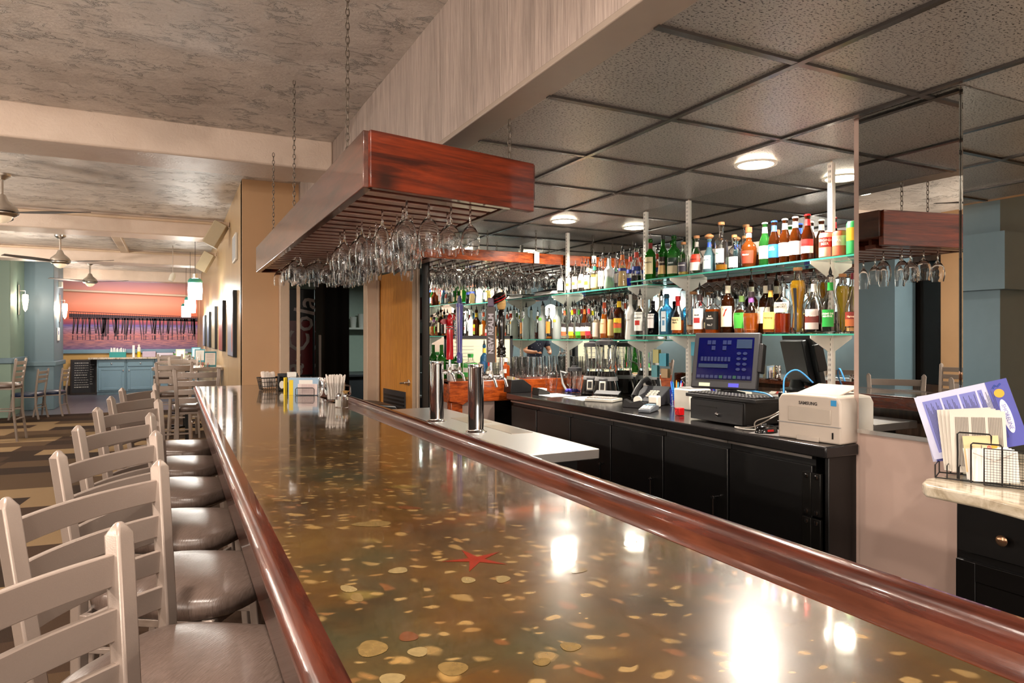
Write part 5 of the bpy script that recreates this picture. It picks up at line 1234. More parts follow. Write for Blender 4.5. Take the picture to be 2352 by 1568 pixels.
tag(MB().prism(gp + [(gp[-1][0], -.5), (3.04, -.5), (3.04, 1.376), (2.40, 1.376)], .915, .955).build('granite_top', M['granite'], bevel=.008, seg=3), 'cream granite top with rounded corner on the black cabinet at the right', 'countertop')
# wire organiser and papers : local x runs to the right in the photo
GZ = .956
g0 = G(2148, 1098, GZ); g1 = G(2330, 1118, GZ); dv = g1 - g0; an = math.atan2(dv.y, dv.x)
t = thing('wire_organiser', 'black wire desk organiser on the granite top holding menus and envelopes', 'organiser', (g0.x, g0.y, GZ), an)
w_ = MB(); LN = dv.length
w_.tube([(0, 0, .003), (LN + .1, 0, .003)], .0022, 6).tube([(0, .11, .003), (LN + .1, .11, .003)], .0022, 6).tube([(0, 0, .003), (0, .11, .003)], .0022, 6)
for k in range(7):
    x = k * .033; hh = .045 if k < 3 else (.115 if k in (3,) else .02)
    w_.tube([(x, 0, .003), (x, 0, hh), (x, .11, hh), (x, .11, .003)], .002, 6)
w_.build('wire_frame', M['black'], t)
w2 = MB().tube([(.10, -.03, .003), (.10, -.03, .125), (.105, -.03, .13), (.175, -.03, .13), (.18, -.03, .125), (.18, -.03, .003)], .0024, 6).tube([(.06, .02, .003), (.06, .02, .15), (.065, .02, .155), (.145, .02, .155), (.15, .02, .15), (.15, .02, .003)], .0024, 6)
w2.build('wire_loop', M['black'], t)
w3 = MB(); 
for k in range(14): w3.tube([(.135 + k * .008, -.045, .004), (.135 + k * .008, -.045, .115)], .0006, 4).tube([(.135, -.045, .006 + k * .008), (.24, -.045, .006 + k * .008)], .0006, 4)
w3.tube([(.135, -.045, .004), (.135, -.045, .118), (.24, -.045, .118), (.24, -.045, .004), (.135, -.045, .004)], .0022, 6).build('mesh_panel', M['black'], t)
def sheet(lab, name, lx, ly, lz, w, h, roll, m, tilt=-6, thick=.0012, extra=None, yaw=0):
    """rectangle whose lower-left corner is at local (lx,ly,lz); roll turns it in the picture plane"""
    base = Matrix.Translation((g0.x, g0.y, GZ)) @ Matrix.Rotation(an + R(yaw), 4, 'Z')
    Mx = base @ Matrix.Translation((lx, ly, lz)) @ Matrix.Rotation(R(tilt), 4, 'X') @ Matrix.Rotation(R(roll), 4, 'Y')
    t = thing(name, lab, 'paper', (0, 0, 0)); t.matrix_world = Mx; t.matrix_basis = Mx
    MB().box(0, 0, 0, w, thick, h).build('sheet', m, t)
    if extra: extra(t, w, h)
    return t
vio = mat('periwinkle_print', '#7479c4', .35); viod = mat('indigo_print', '#4a4fa8', .35); ppl = mat('lavender_paper', '#c9cbe6', .35)
ink = mat('dark_ink', '#3a3a5a', .5); gink = mat('grey_ink', '#7d766e', .6); yel = mat('yellow_print', '#e0a830', .4)
def cols(t, w, h, x0, x1, n, z0, z1, m, rows=26, name='printed_columns'):
    b = MB(); cw = (x1 - x0) / n
    for i in range(n):
        z = z0; k = 0
        while z < z1:
            ln_ = cw * (.55 + .3 * ((k * 7 + i * 3) % 5) / 5); b.box(x0 + i * cw + .003, -.0009, z, x0 + i * cw + .003 + ln_ , -.0003, z + .0016); z += (z1 - z0) / rows; k += 1
    return b.build(name, m, t)
def ex1(t, w, h):
    # menu lying on its side: text columns run up the sheet
    MB().box(.02, -.0006, .02, w - .075, -.0002, h - .02).build('text_panel', vio, t)
    b = MB(); z = .03
    for i in range(4):
        x = .028 + i * .052
        for k in range(11): b.box(x + k * .0038, -.0012, .03, x + k * .0038 + .0012, -.0006, h - .03 - .012 * ((k * 5 + i) % 4))
    b.build('printed_columns', ink, t)
    g_ = MB()
    for i in range(3): g_.box(.0725 + i * .052, -.0014, .02, .078 + i * .052, -.0007, h - .02)
    g_.build('white_gutters', ppl, t)
    MB().box(w - .06, -.0008, .0, w, -.0002, h).build('side_band', viod, t)
    MB().prism([(.013 * math.cos(a), .055 * math.sin(a)) for a in [2 * math.pi * k / 24 for k in range(24)]], 0, .0008, T=T4((w - .032, -.0008, h * .45), rx=R(90))).build('logo_oval', mat('pale_oval', '#e4e6f4', .4), t)
    MB().prism([(.014 * math.cos(a), .014 * math.sin(a)) for a in [2 * math.pi * k / 20 for k in range(20)]], 0, .0012, T=T4((w - .032, -.0008, h * .80), rx=R(90))).build('logo_sun', yel, t)
    text('SHORELINE', .016, mat('violet_ink', '#6a6ab8', .4), t, T4((w - .032, -.0020, h * .44)) @ Matrix.Rotation(R(90), 4, 'Y'))
    text('~ menu ~', .016, M['paper'], t, T4((w - .034, -.0016, h * .12)) @ Matrix.Rotation(R(90), 4, 'Y')) if False else None
    sq = MB().tube([(w - .045, -.002, h * .885), (w - .036, -.002, h * .93), (w - .030, -.002, h * .90), (w - .020, -.002, h * .94)], .0022, 6); sq.build('logo_wave', mat('wave_blue', '#2a4aa0', .4), t)
sheet('blue-violet printed menu sheet standing tallest at the back of the organiser, tilted', 'menu_sheet', -.01, .07, .05, .27, .215, -17, ppl, extra=ex1)
def ex2(t, w, h):
    MB().box(.012, -.0006, .0, w, -.0002, h - .01).build('side_band', viod, t)
    MB().prism([(.013 * math.cos(a), .013 * math.sin(a)) for a in [2 * math.pi * k / 20 for k in range(20)]], 0, .0012, T=T4((.05, -.0008, h * .22), rx=R(90))).build('logo_sun', yel, t)
sheet('indigo menu folder leaning out of the left end of the organiser', 'menu_sheet', -.015, .085, .04, .14, .225, -13, ppl, extra=ex2, tilt=-3)
def ex3(t, w, h):
    b = MB()
    for i in range(3):
        for k in range(9): b.box(.015 + i * .045 + k * .0042, -.0010, .02, .015 + i * .045 + k * .0042 + .0022, -.0004, h - .02)
    b.build('printed_columns', gink, t)
nm = mat('newsprint', '#d9d2c6', .6)
for k in range(4):
    sheet(['grey newsprint menu in front of the violet ones, foremost of its stack', 'second newsprint menu of the stack', 'third newsprint menu of the stack', 'rearmost newsprint menu of the stack'][k], 'newsprint_menu', .045 - k * .008, .03 + k * .006, .022, .15, .20, -3 - k * 1.3, nm, extra=ex3 if k == 0 else None)
def ex4(t, w, h):
    b = MB()
    for k in range(7): b.box(.02 + k * .009, -.0009, .03, .0225 + k * .009, -.0003, h - .03 - .01 * (k % 3))
    b.build('printed_lines', gink, t); text('children', .016, M['red'], t, T4((w - .026, -.0012, h * .5)) @ Matrix.Rotation(R(90), 4, 'Y'), bold=.0005)
    MB().prism([(.008 * math.cos(a), .008 * math.sin(a)) for a in [2 * math.pi * k / 16 for k in range(16)]], 0, .001, T=T4((w - .013, -.0005, h * .7), rx=R(90))).build('logo_sun', yel, t)
sheet('orange-cream children menu card behind the white envelopes', 'menu_card', .085, .008, .03, .095, .115, -6, mat('peach_card', '#e8c898', .5), extra=ex4)
def ex5(t, w, h):
    MB().tube([(.005, -.0018, h - .01), (w * .5, -.0018, h - .035), (w - .005, -.0018, h - .008)], .0009, 5).build('flap_edge', mat('envelope_shadow', '#b5a596', .6), t)
for k in range(4):
    sheet(['white envelope at the front of the organiser with its flap showing', 'second white envelope of the bundle', 'third white envelope of the bundle', 'rearmost white envelope of the bundle'][k], 'envelope', .105 - k * .006, -.012 + k * .007, .006, .12, .10, -4 - k, M['paper'], extra=ex5 if k == 0 else None, tilt=-4)
t = thing('patterned_box', 'white box with a black leaf pattern and napkins at the right photo edge', 'box', (2.66, 1.10, GZ), R(-50))
MB().box(0, 0, 0, .18, .10, .20).build('box', M['paper'], t, bevel=.003)
lf = MB()
for k in range(7): lf.prism([(.016 * math.cos(a), .007 * math.sin(a)) for a in [2 * math.pi * q / 12 for q in range(12)]], 0, .001, T=T4((.02 + .022 * (k % 4), -.0005, .04 + .028 * k - .01 * (k % 2)), rx=R(90)) @ Matrix.Rotation(R(50 + 70 * k), 4, 'Z'))
lf.tube([(.01, -.001, .02), (.05, -.001, .08), (.03, -.001, .15)], .0015, 5).build('leaf_pattern', M['black'], t); MB().box(.0, .0, .20, .18, .10, .206).build('red_rim', M['red'], t); MB().box(.01, .02, .2, .16, .08, .235, T=T4(rx=R(0))).build('napkins', M['paper'], t, bevel=.004)
# ------------------------------------------------------------------ things on the far end of the bar
BZ = 1.0405
def Bp(px, py): return G(px, py, 1.04)
c = Bp(615, 897); t = thing('wire_basket', 'black wire basket of cutlery rolled in white napkins at the far end of the bar', 'basket', (c.x + .02, c.y + .06, BZ), R(10))
w_ = MB()
for z, s_ in ((.004, .8), (.03, .86), (.06, .92), (.09, 1.0)): w_.tube([(.075 * s_ * a_, .055 * s_ * b_, z) for a_, b_ in ((-1, -1), (1, -1), (1, 1), (-1, 1))], .002 if z < .08 else .004, 6, cyc=True)
for k in range(9):
    f = -1 + 2 * k / 8
    for sgn in (-1, 1): w_.tube([(.06 * f, .044 * sgn, .004), (.075 * f, .055 * sgn, .09)], .0014, 5).tube([(.06 * sgn, .044 * f, .004), (.075 * sgn, .055 * f, .09)], .0014, 5)
w_.build('wire_frame', M['black'], t)
random.seed(9)
for k in range(8):
    p0 = Vector((c.x + .02 + random.uniform(-.05, .05), c.y + .06 + random.uniform(-.035, .035), BZ + .02)); d = Vector((random.uniform(-.02, .02), random.uniform(-.02, .02), .105 + .012 * random.random()))
    tag(MB().tube([p0, p0 + d * .9, p0 + d], [.012, .016, .012], 9).build('napkin_roll', mat('napkin_paper', '#e3d5ca', .8, bump=(.5, 60))), 'crumpled white napkin roll in the wire basket', 'napkin', 'napkin rolls in the wire basket')
c = Bp(655, 898); t = thing('napkin_dispenser', 'black bar caddy with stirrers and napkins beside the wire basket', 'caddy', (c.x + .03, c.y + .07, BZ), R(-5))
MB().box(-.07, -.06, 0, .07, .06, .012).box(-.07, -.06, 0, -.06, .06, .11).box(.06, -.06, 0, .07, .06, .11).box(-.07, .05, 0, .07, .06, .12).box(-.02, -.06, 0, -.01, .06, .10).box(-.07, -.06, 0, .07, -.05, .06).build('caddy', M['blackpl'], t, bevel=.003)
MB().box(-.005, -.045, .012, .055, .045, .13).build('napkins', M['paper'], t, bevel=.002); MB().prism([(.018 * math.cos(a), .028 * math.sin(a)) for a in [2 * math.pi * k / 16 for k in range(16)]], 0, .001, T=T4((-.045, -.0605, .045), rx=R(90))).build('oval_label', M['whitepl'], t)
c = Bp(645, 905); b = Bp(735, 905)
t = thing('table_sign', 'blue and yellow printed card stand on the bar behind the mesh holder', 'sign', (c.x + .05, c.y - .12, BZ), R(-26.6))
MB().box(-.02, 0, 0, .20, .004, .115).build('card', mat('sky_blue_print', '#9dbbd4', .4), t); MB().box(-.015, -.001, 0, .012, 0, .10).build('yellow_band', mat('yellow_band', '#e8c81c', .4), t); MB().box(-.055, .01, 0, -.045, .05, .115).build('yellow_side', mat('yellow_band', '#e8c81c', .4), t)
MB().box(.05, -.001, .055, .14, 0, .10).build('white_patch', M['paper'], t); MB().box(-.02, .005, 0, .205, .04, .118).build('holder', mat('clear_acrylic', (.9, .95, 1), .02, 0, .9, 1.1), t)
t = thing('mesh_holder', 'black wire mesh holder with a printed keno card on the bar', 'card holder', (c.x + .07, c.y - .155, BZ), R(-26.6))
MB().tube([(0, 0, .003), (0, 0, .04), (.008, 0, .05), (.115, 0, .05), (.123, 0, .04), (.123, 0, .003)], .0024, 6).tube([(-.01, .04, .003), (-.01, .04, .06), (0, .04, .07), (.11, .04, .07), (.118, .04, .06), (.118, .04, .003)], .0024, 6).tube([(0, 0, .003), (.123, 0, .003), (.118, .04, .003), (-.01, .04, .003)], .002, 6, cyc=True).build('wire_frame', M['black'], t)
m_ = MB()
for k in range(16): m_.tube([(.007 * k + .008, 0, .004), (.007 * k + .008, 0, .049)], .0004, 4)
for k in range(7): m_.tube([(0, 0, .006 + .0065 * k), (.122, 0, .006 + .0065 * k)], .0004, 4)
m_.build('mesh_panel', M['black'], t)
pk = MB().box(.012, .012, .004, .14, .0135, .075).build('card', mat('pink_white_card', '#e6d4d0', .5), t); gr = MB()
for k in range(14): gr.box(.04 + k * .006, .0112, .01, .0405 + k * .006, .0119, .072)
for k in range(9): gr.box(.035, .0112, .012 + k * .007, .125, .0119, .0125 + k * .007)
gr.build('printed_grid', mat('pink_ink', '#b08a90', .5), pk)
c = Bp(768, 922)
t = thing('straw_pitcher', 'clear plastic pitcher packed with white wrapped straws on the bar', 'pitcher', (c.x + .02, c.y + .05, BZ), R(-30))
MB().lathe([(0, 0), (.046, 0), (.052, .01), (.055, .11), (.0525, .11), (.049, .012), (0, .006)], 24).build('body', M['glass'], t, sharp=50); MB().tube([(.053, 0, .095), (.085, 0, .09), (.088, 0, .04), (.053, 0, .025)], .005, 8).build('handle', M['glass'], t)
random.seed(2)
for k in range(46):
    a = k * 2.4; rr = .044 * math.sqrt((k + .5) / 46); p0 = Vector((c.x + .02 + rr * .85 * math.cos(a), c.y + .05 + rr * .85 * math.sin(a), BZ + .012)); d = Vector((rr * .55 * math.cos(a), rr * .55 * math.sin(a), .135 + random.uniform(-.006, .012)))
    tag(MB().tube([p0, p0 + d], .0042, 6).build('wrapped_straw', mat('straw_wrapper', '#e4dcd4', .6)), 'white paper-wrapped straw in the pitcher on the bar', 'straw', 'wrapped straws in the pitcher')
c = Bp(737, 912); tag(MB().lathe([(0, 0), (.028, 0), (.03, .005), (.03, .115), (.026, .125), (.0, .125)], 20).build('steel_canister', M['chrome'], loc=(c.x + .02, c.y + .04, BZ)), 'shiny steel canister between the printed card and the straw pitcher', 'canister')
c = Bp(777, 935); shaker(c.x, c.y, BZ, 'salt shaker with metal lid at the back edge of the bar', salt, grp='shakers on the bar', h=.075, r=.0165)
c = Bp(793, 936); shaker(c.x, c.y, BZ, 'pepper shaker with metal lid right of the salt shaker on the bar', pepper, grp='shakers on the bar', h=.075, r=.0165)
tp = MB(); random.seed(4); c = Bp(785, 930)
for k in range(50): a = random.uniform(0, 6.28); tp.tube([(0, 0, .0), (.030 * math.cos(a) * random.random(), .030 * math.sin(a) * random.random(), .024)], .0008, 4)
t = thing('toothpick_cup', 'small glass of wooden toothpicks behind the shakers on the bar', 'toothpick cup', (c.x + .03, c.y + .05, BZ)); MB().lathe([(0, 0), (.016, 0), (.018, .06), (.0165, .06), (.015, .004), (0, .004)], 14).build('cup', M['glass'], t); o = tp.build('toothpicks', mat('toothpick_wood', '#b08a50', .7), t, loc=(0, 0, .052)); o['kind'] = 'stuff'
c = G(815, 930, 1.0); tag(MB().lathe([(0, .05), (.02, .046), (.038, .030), (.046, .004), (.044, .004), (.036, .028), (.018, .043), (0, .046)], 24).build('plastic_dome', mat('cloudy_clear_plastic', '#d8d8d8', .12, 0, .6, 1.3), loc=(.93, 4.0, 1.04 + .028)), 'clear plastic dome lid lying at the back edge of the bar', 'lid') if False else tag(MB().lathe([(0, 0), (.03, .002), (.046, .02), (.048, .045), (.046, .045), (.043, .02), (.028, .005), (0, .003)], 24).build('glass_bowl', mat('cloudy_clear_plastic', '#d8d8d8', .12, 0, .6, 1.3), loc=(1.02, 4.16, .941)), 'cloudy clear bowl on the steel counter behind the shakers', 'bowl')
for k in range(4):
    tag(MB().box(-.028, -.018, 0, .028, .018, .005, T=T4(rx=R(8 * k))).build('sweetener_packet', mat('packet_print', ['#e8e0d8', '#d8b8b0', '#c83c34', '#e4dcd0'][k], .5), loc=(1.10 + .045 * k, 4.20 - .02 * k, .945 + .002 * k), rot=.5 * k), ['white', 'pinkish', 'red', 'cream'][k] + ' packet lying on the steel counter by the bar rail', 'packet')
# cooler / barrel behind the bar end
t = thing('beverage_cooler', 'brown cooler with a black padded lid behind the straw pitcher', 'cooler', (1.25, 5.0, 0)); MB().box(-.22, -.2, 0.004, .22, .2, .86).build('body', mat('brown_metal', '#3c1a14', .35), t, bevel=.01); MB().prism([(-.23, 0), (.23, 0), (.20, .06), (0, .085), (-.2, .06)], -.21, .21, T=T4((0, 0, .86)) @ FX).build('lid', M['blackpl'], t, bevel=.01); MB().tube([(.225, -.15, .80), (.25, -.15, .79), (.25, .1, .79), (.225, .1, .80)], .01, 8).build('handle', M['steel'], t)
# ------------------------------------------------------------------ door to the store room, kitchen behind
t = thing('wooden_door', 'oak-veneer door standing open beyond the beer towers, with a dark louvre and lever handle', 'door', (1.80, 5.42, 0), math.atan2(.06, .80) * -1 * -1)
dh = math.hypot(.06, .80); t.rotation_euler = (0, 0, math.atan2(-.80, .06) + math.pi)
# local x runs from the free edge (0) to the hinge edge
MB().box(0, -.02, .02, dh, .02, 2.0).build('leaf', M['doorwood'], t, bevel=.002)
MB().box(-.004, -.021, .02, 0.0005, .021, 2.0).build('edge_strip', M['jamb'], t)
struct(MB().box(1.812, 5.36, 0, 1.826, 5.40, 2.05).build('trim_17', M['jamb']))
for sd in (1, -1):
    lv = MB().box(.14, sd * .020, .16, .68, sd * .026, .955)
    lv.build('louvre_panel', M['dgrey'], t, bevel=.002)
    g2 = MB()
    for k in range(22): g2.box(.17, sd * .026, .20 + k * .033, .65, sd * .030, .215 + k * .033, T=None)
    g2.build('louvre_slats', M['black'], t)
    hn = MB().lathe([(0, 0), (.027, 0), (.027, .006), (.012, .010), (.010, .04), (0, .04)], 18, T=T4((.07, sd * .02, 1.04), rx=R(-90 * sd))).tube([(.07, sd * .055, 1.04), (.12, sd * .058, 1.035), (.18, sd * .055, 1.03)], .008, 8)
    hn.build('lever_handle', M['nickel'], t)
for z in (1.80, 1.18, .3): MB().tube([(dh + .004, 0, z - .05), (dh + .004, 0, z + .05)], .009, 8).build('hinge', M['nickel'], t)
# kitchen items
t = thing('vending_cooler', 'tall dark drinks cooler with white script lettering on a red panel in the dark doorway', 'drinks cooler', (1.15, 8.3, 0))
MB().box(-.15, 0, 0.004, .36, .7, 2.0).build('cabinet', M['blackpl'], t, bevel=.01)
MB().box(-.15, -.012, .10, .33, 0, .95).box(-.15, -.012, .98, .33, 0, 1.62).build('red_panel', mat('dark_red_panel', '#7a1a1c', .3), t)
text('Coca-Cola', .36, mat('off_white_script', '#c9bcb8', .4), t, T4((.13, -.014, 1.15)) @ Matrix.Rotation(R(-78), 4, 'Y') @ Matrix.Shear('XZ', 4, (.0, .0)) , bold=.003)
tag(MB().box(XY(725, 7.6), 7.6, 0.004, XY(802, 7.6), 7.66, 2.05).build('glass_partition', M['dglass']), 'dark glass partition in the doorway beside the drinks cooler', 'partition') 
tag(MB().box(XY(732, 7.58), 7.57, .85, XY(738, 7.58), 7.6, 1.45).build('push_bar', M['greyb'], bevel=.006), 'pale vertical push bar on the dark glass partition', 'handle')
t = thing('kitchen_shelf', 'white wall shelf with cups and red lids in the lit kitchen', 'shelf', (2.55, 10.7, 1.55))
MB().box(-.7, 0, 0, .7, .29, .03).box(-.5, .03, -.2, -.47, .29, 0).build('board', M['white'], t)
for i in range(6): tag(MB().lathe([(0, 0), (.04, 0), (.055, .12 + .05 * (i % 3)), (0, .12 + .05 * (i % 3))], 14).build('cup_stack', M['paper'], loc=(2.05 + .13 * i, 10.82, 1.581)), 'stack of white cups on the kitchen shelf, ' + ORD[i] + ' from the left', 'cup', 'cups on the kitchen shelf')
tag(MB().lathe([(0, 0), (.09, 0), (.09, .03), (0, .03)], 18).build('red_lid', M['red'], loc=(2.9, 10.85, 1.581)), 'red lid on the kitchen shelf', 'plate')  # flat red disc is a lid lying on the shelf
tag(MB().box(1.8, 9.6, .86, 3.04, 10.4, .90).box(1.84, 9.64, .05, 3.04, 10.36, .86).build('kitchen_counter', M['dgrey'], bevel=.004), 'dark kitchen counter with a pale edge in the doorway', 'counter')
t = thing('metal_shelving', 'dark wire shelving unit with boxes between the door and the end mirror', 'shelving', (2.5, 7.2, 0))
for x in (-.35, .35): MB().tube([(x, 0, 0.004), (x, 0, 2.0)], .015, 6).build('upright', M['grey'], t)
for z in (.3, .75, 1.2, 1.6): MB().box(-.36, -.05, z, .36, .3, z + .02).build('shelf_board', M['grey'], t)
for i, (x, z) in enumerate(((-.1, .32), (.15, .77), (-.15, 1.22), (.1, 1.62))): tag(MB().box(2.5 + x - .14, 7.2, z + .0005, 2.5 + x + .14, 7.42, z + .25).build('storage_box', mat('storage_box_%d' % i, ['#2c2c34', '#3c4248', '#26282c', '#402020'][i], .5), bevel=.004), ['lowest', 'second', 'third', 'topmost'][i] + ' dark box on the wire shelving beside the door', 'box', 'boxes on the wire shelving')
# ------------------------------------------------------------------ dining room far end
t = thing('pier_mural', 'sunset photo mural of a fishing pier covering the far wall', 'mural', (-2.62, 19.985, 1.12))
n = NT('sunset_print', .5); n.b.inputs['Specular IOR Level'].default_value = .2
sp = n.n('SeparateXYZ', {0: n.O}); z_ = n.math('DIVIDE', sp.outputs[2], 1.75)
sky = n.ramp(z_, [(.0, '#7a6488'), (.08, '#b07a78'), (.2, '#cf8070'), (.31, '#a88ca8'), (.345, '#6c62a0'), (.37, '#8a4a68'), (.47, '#d86a48'), (.66, '#f0987a'), (1, '#b08078')])
wv = n.noise(n.map((1.2, 1, 18)), 4, 3)
wz = n.math('LESS_THAN', z_, .34)
c_ = n.mix(n.math('MULTIPLY', wz, n.ramp(wv, [(.4, 0.0), (.6, .8)])), sky, '#5c4a6c')
n.col(c_)
MB().box(0, 0, 0, 3.18, .006, 1.75).build('print', n.m, t)
pr = MB(); pb = mat('pier_silhouette', '#38242e', .6)
def psl(x0, z0, x1, z1, w_): 
    a = Vector((x0, -.0015, z0)); b = Vector((x1, -.0015, z1)); d = (b - a).normalized(); nn = Vector((d.z, 0, -d.x)) * w_ / 2
    pr.add([a - nn, b - nn, b + nn, a + nn], [(0, 1, 2, 3)])
zt = .83
psl(.28, zt + .12, 3.18, zt + .02, .016); psl(.28, zt + .02, 3.18, zt - .05, .10); psl(.28, zt - .05, 3.18, zt - .09, .02)
for k in range(60): x = .28 + k * .0492; psl(x, zt + .12 - .1 * (x - .28) / 2.9, x, zt + .0 - .04 * (x - .28) / 2.9, .006)
random.seed(12)
x = .38
while x < 3.15:
    w_ = random.choice((.024, .03, .04)); ln_ = random.uniform(-.05, .05)
    psl(x, zt - .03, x + ln_, .38 + random.uniform(-.03, .04), w_); 
    if random.random() < .5: psl(x + .04, zt - .03, x - .02, .40, .018)
    psl(x + ln_, .36, x + ln_ * 1.1, .24, w_ * .6)
    x += random.uniform(.055, .11)
for x in (1.0, 1.06, 1.28, 3.10): psl(x, zt - .03, x, .33, .05)
pr.build('pier_print', pb, t)
t = thing('wall_pipe', 'pale conduit pipe crossing the mural under the ceiling', 'pipe', (0, 0, 0)); MB().tube([(-2.6, 19.9, 2.60), (.56, 19.9, 2.52)], .03, 8).build('pipe', M['cream'], t)
for i, (yb, z) in enumerate(((9.3, 2.86), (13.05, 2.86))): tag(MB().tube([(-3.3, yb, z), (.56, yb, z)], .02, 8).build('ceiling_conduit', M['cream']), ['pale conduit along the second ceiling beam from the camera', 'pale conduit along the third ceiling beam'][i], 'pipe')
tag(MB().box(-.80, 10.2, 2.84, -.68, 13.05, 2.904).build('ceiling_duct', M['cream'], bevel=.01), 'small pale boxed duct running along the dining ceiling between two beams', 'duct')
# blue cabinets
for i, (x0, x1) in enumerate(((-1.70, -1.08), (-1.07, -.45), (-.44, -.06), (-.05, .55))):
    t = thing('blue_base_cabinet', ['leftmost of the blue cabinets under the mural', 'second blue cabinet from the left under the mural', 'narrow blue cabinet, third from the left under the mural', 'blue cabinet behind the pub tables at the right end of the row'][i], 'cabinet', (x0, 19.4, 0), 0, 'blue cabinets under the mural'); w_ = x1 - x0
    MB().box(0, .02, .08, w_, .58, .88).box(.0, .06, 0.001, w_, .5, .08).build('carcass', M['tealc'], t)
    d = MB().box(.03, 0, .70, w_ - .03, .02, .85).build('drawer', M['tealc'], t, bevel=.006); MB().lathe([(0, .03), (.018, .02), (.008, 0)], 10, T=T4((w_ / 2, 0, .775), rx=R(90))).build('knob', M['chrome'], d)
    d = MB().box(.03, 0, .12, w_ - .03, .02, .67).box(.03, -.008, .12, .09, 0, .67).box(w_ - .09, -.008, .12, w_ - .03, 0, .67).box(.09, -.008, .61, w_ - .09, 0, .67).box(.09, -.008, .12, w_ - .09, 0, .18).build('door', M['tealc'], t, bevel=.004); MB().lathe([(0, .03), (.018, .02), (.008, 0)], 10, T=T4((w_ - .06 if i != 1 else .06, -.008, .60), rx=R(90))).build('knob', M['chrome'], d)
tag(MB().box(-1.88, 19.34, .882, .56, 19.97, .925).build('buffet_top', M['granite'], bevel=.006), 'pale granite top on the blue cabinets under the mural', 'countertop')
FZ_ = .9255
t = thing('straw_box', 'teal box full of white napkins and straws on the buffet top', 'box', (-1.45, 19.6, FZ_)); MB().box(0, 0, 0, .36, .2, .13).build('box', mat('teal_box', '#2a8a86', .5), t)
nk = MB(); random.seed(6)
for k in range(16): nk.tube([(.02 + k * .021, .1, .1), (.02 + k * .021 + random.uniform(-.02, .02), .1, .2 + random.random() * .05)], .009, 5)
nk.build('napkins', M['paper'], t)
tag(MB().cyl(-.98 + .06, 19.6, FZ_, FZ_ + .30, .03).build('paper_towel_roll', M['paper']), 'white upright roll beside the teal box on the buffet top', 'roll')
t = thing('spray_can', 'yellow and white spray can on the buffet top', 'spray can', (-.80, 19.6, FZ_)); MB().cyl(0, 0, 0, .14, .04).build('can', mat('yellow_can', '#d8c020', .4), t); MB().lathe([(.04, .14), (.04, .24), (.02, .26), (.028, .31), (0, .32)], 14).build('cap', M['whitepl'], t)
for i, (x0, x1, h_, c_) in enumerate(((-.72, -.42, .14, '#b8a8b8'), (-.40, -.02, .10, '#cfc8d4'), (0, .32, .13, '#a8a4c0'))):
    tag(MB().box(x0, 19.45, FZ_, x1, 19.8, FZ_ + h_).build('tray_stack', mat('tray_%d' % i, c_, .5), bevel=.01), ['leftmost', 'middle', 'rightmost'][i] + ' pale mauve tray stack on the buffet top', 'tray', 'trays on the buffet')
tag(MB().box(-.02, 19.42, FZ_, .40, 19.44, FZ_ + .08).build('green_box', mat('green_box', '#4a9a3a', .5)), 'low green box in front of the rightmost tray stack on the buffet', 'box')
t = thing('chalkboard', 'black A-frame chalkboard with handwritten menu left of the blue cabinets', 'chalkboard', (-2.30, 19.75, 0.001), 0)
TB = T4(rx=R(-8)); MB().box(0, 0, 0, .58, .03, .88, T=TB).build('frame', mat('dark_frame', '#241814', .4), t, bevel=.005); MB().box(.04, -.004, .05, .54, 0, .84, T=TB).build('slate', mat('slate', '#16151a', .6), t)
ck = MB(); random.seed(8)
for k in range(11):
    z = .78 - k * .06; x = .09
    while x < .36: w_ = random.uniform(.015, .05); ck.box(x, -.006, z, x + w_, -.0045, z + .012 if k % 5 else z + .02, T=TB); x += w_ + .012
for k in range(9): ck.box(.42, -.006, .74 - k * .06, .42 + random.uniform(.03, .09), -.0045, .75 - k * .06, T=TB)
ck.build('chalk_writing', mat('chalk', '#b8b4ac', .8), t)
# canvases on the tan wall
cv = ['#9aa0b8', '#8a2c24', '#b8a888', '#3a4a5c', '#7a88a0']
for i, (y, zt_, zb) in enumerate(((7.35, 1.90, 1.22), (9.0, 1.88, 1.25), (10.8, 1.88, 1.25), (12.6, 1.86, 1.25), (14.5, 1.86, 1.25))):
    t = thing('wall_canvas', ['nearest the bar, showing orange and violet', 'second from the bar, rust-red', 'third from the bar', 'fourth from the bar', 'farthest from the bar'][i] + ' edge-on canvas print on the tan wall', 'picture', (.566, y, zb), 0, 'canvas prints on the tan wall')
    MB().box(-.035, 0, 0, 0, .75, zt_ - zb).build('stretcher', M['black'], t); MB().box(-.038, .012, .012, -.035, .738, zt_ - zb - .012).build('print', mat('canvas_%d' % i, cv[i], .4), t)
    if i == 0: MB().prism([(.1 + .05 * math.cos(a), .25 + .2 * math.sin(a)) for a in [2 * math.pi * k / 16 for k in range(16)]], -.0395, -.038, T=Matrix(((0, 0, 1, 0), (1, 0, 0, 0), (0, 1, 0, 0), (0, 0, 0, 1)))).build('orange_shape', mat('orange_paint', '#d86a2c', .4), t)
t = thing('small_wall_print', 'small white-framed print high on the tan wall beside the speakers', 'picture', (.566, 7.25, 2.20)); MB().box(-.02, 0, 0, 0, .42, .27).build('frame', M['white'], t, bevel=.003); MB().box(-.022, .02, .02, -.02, .40, .25).build('print', mat('grey_print', '#b8bcc0', .4, vs=30, var=.3), t)
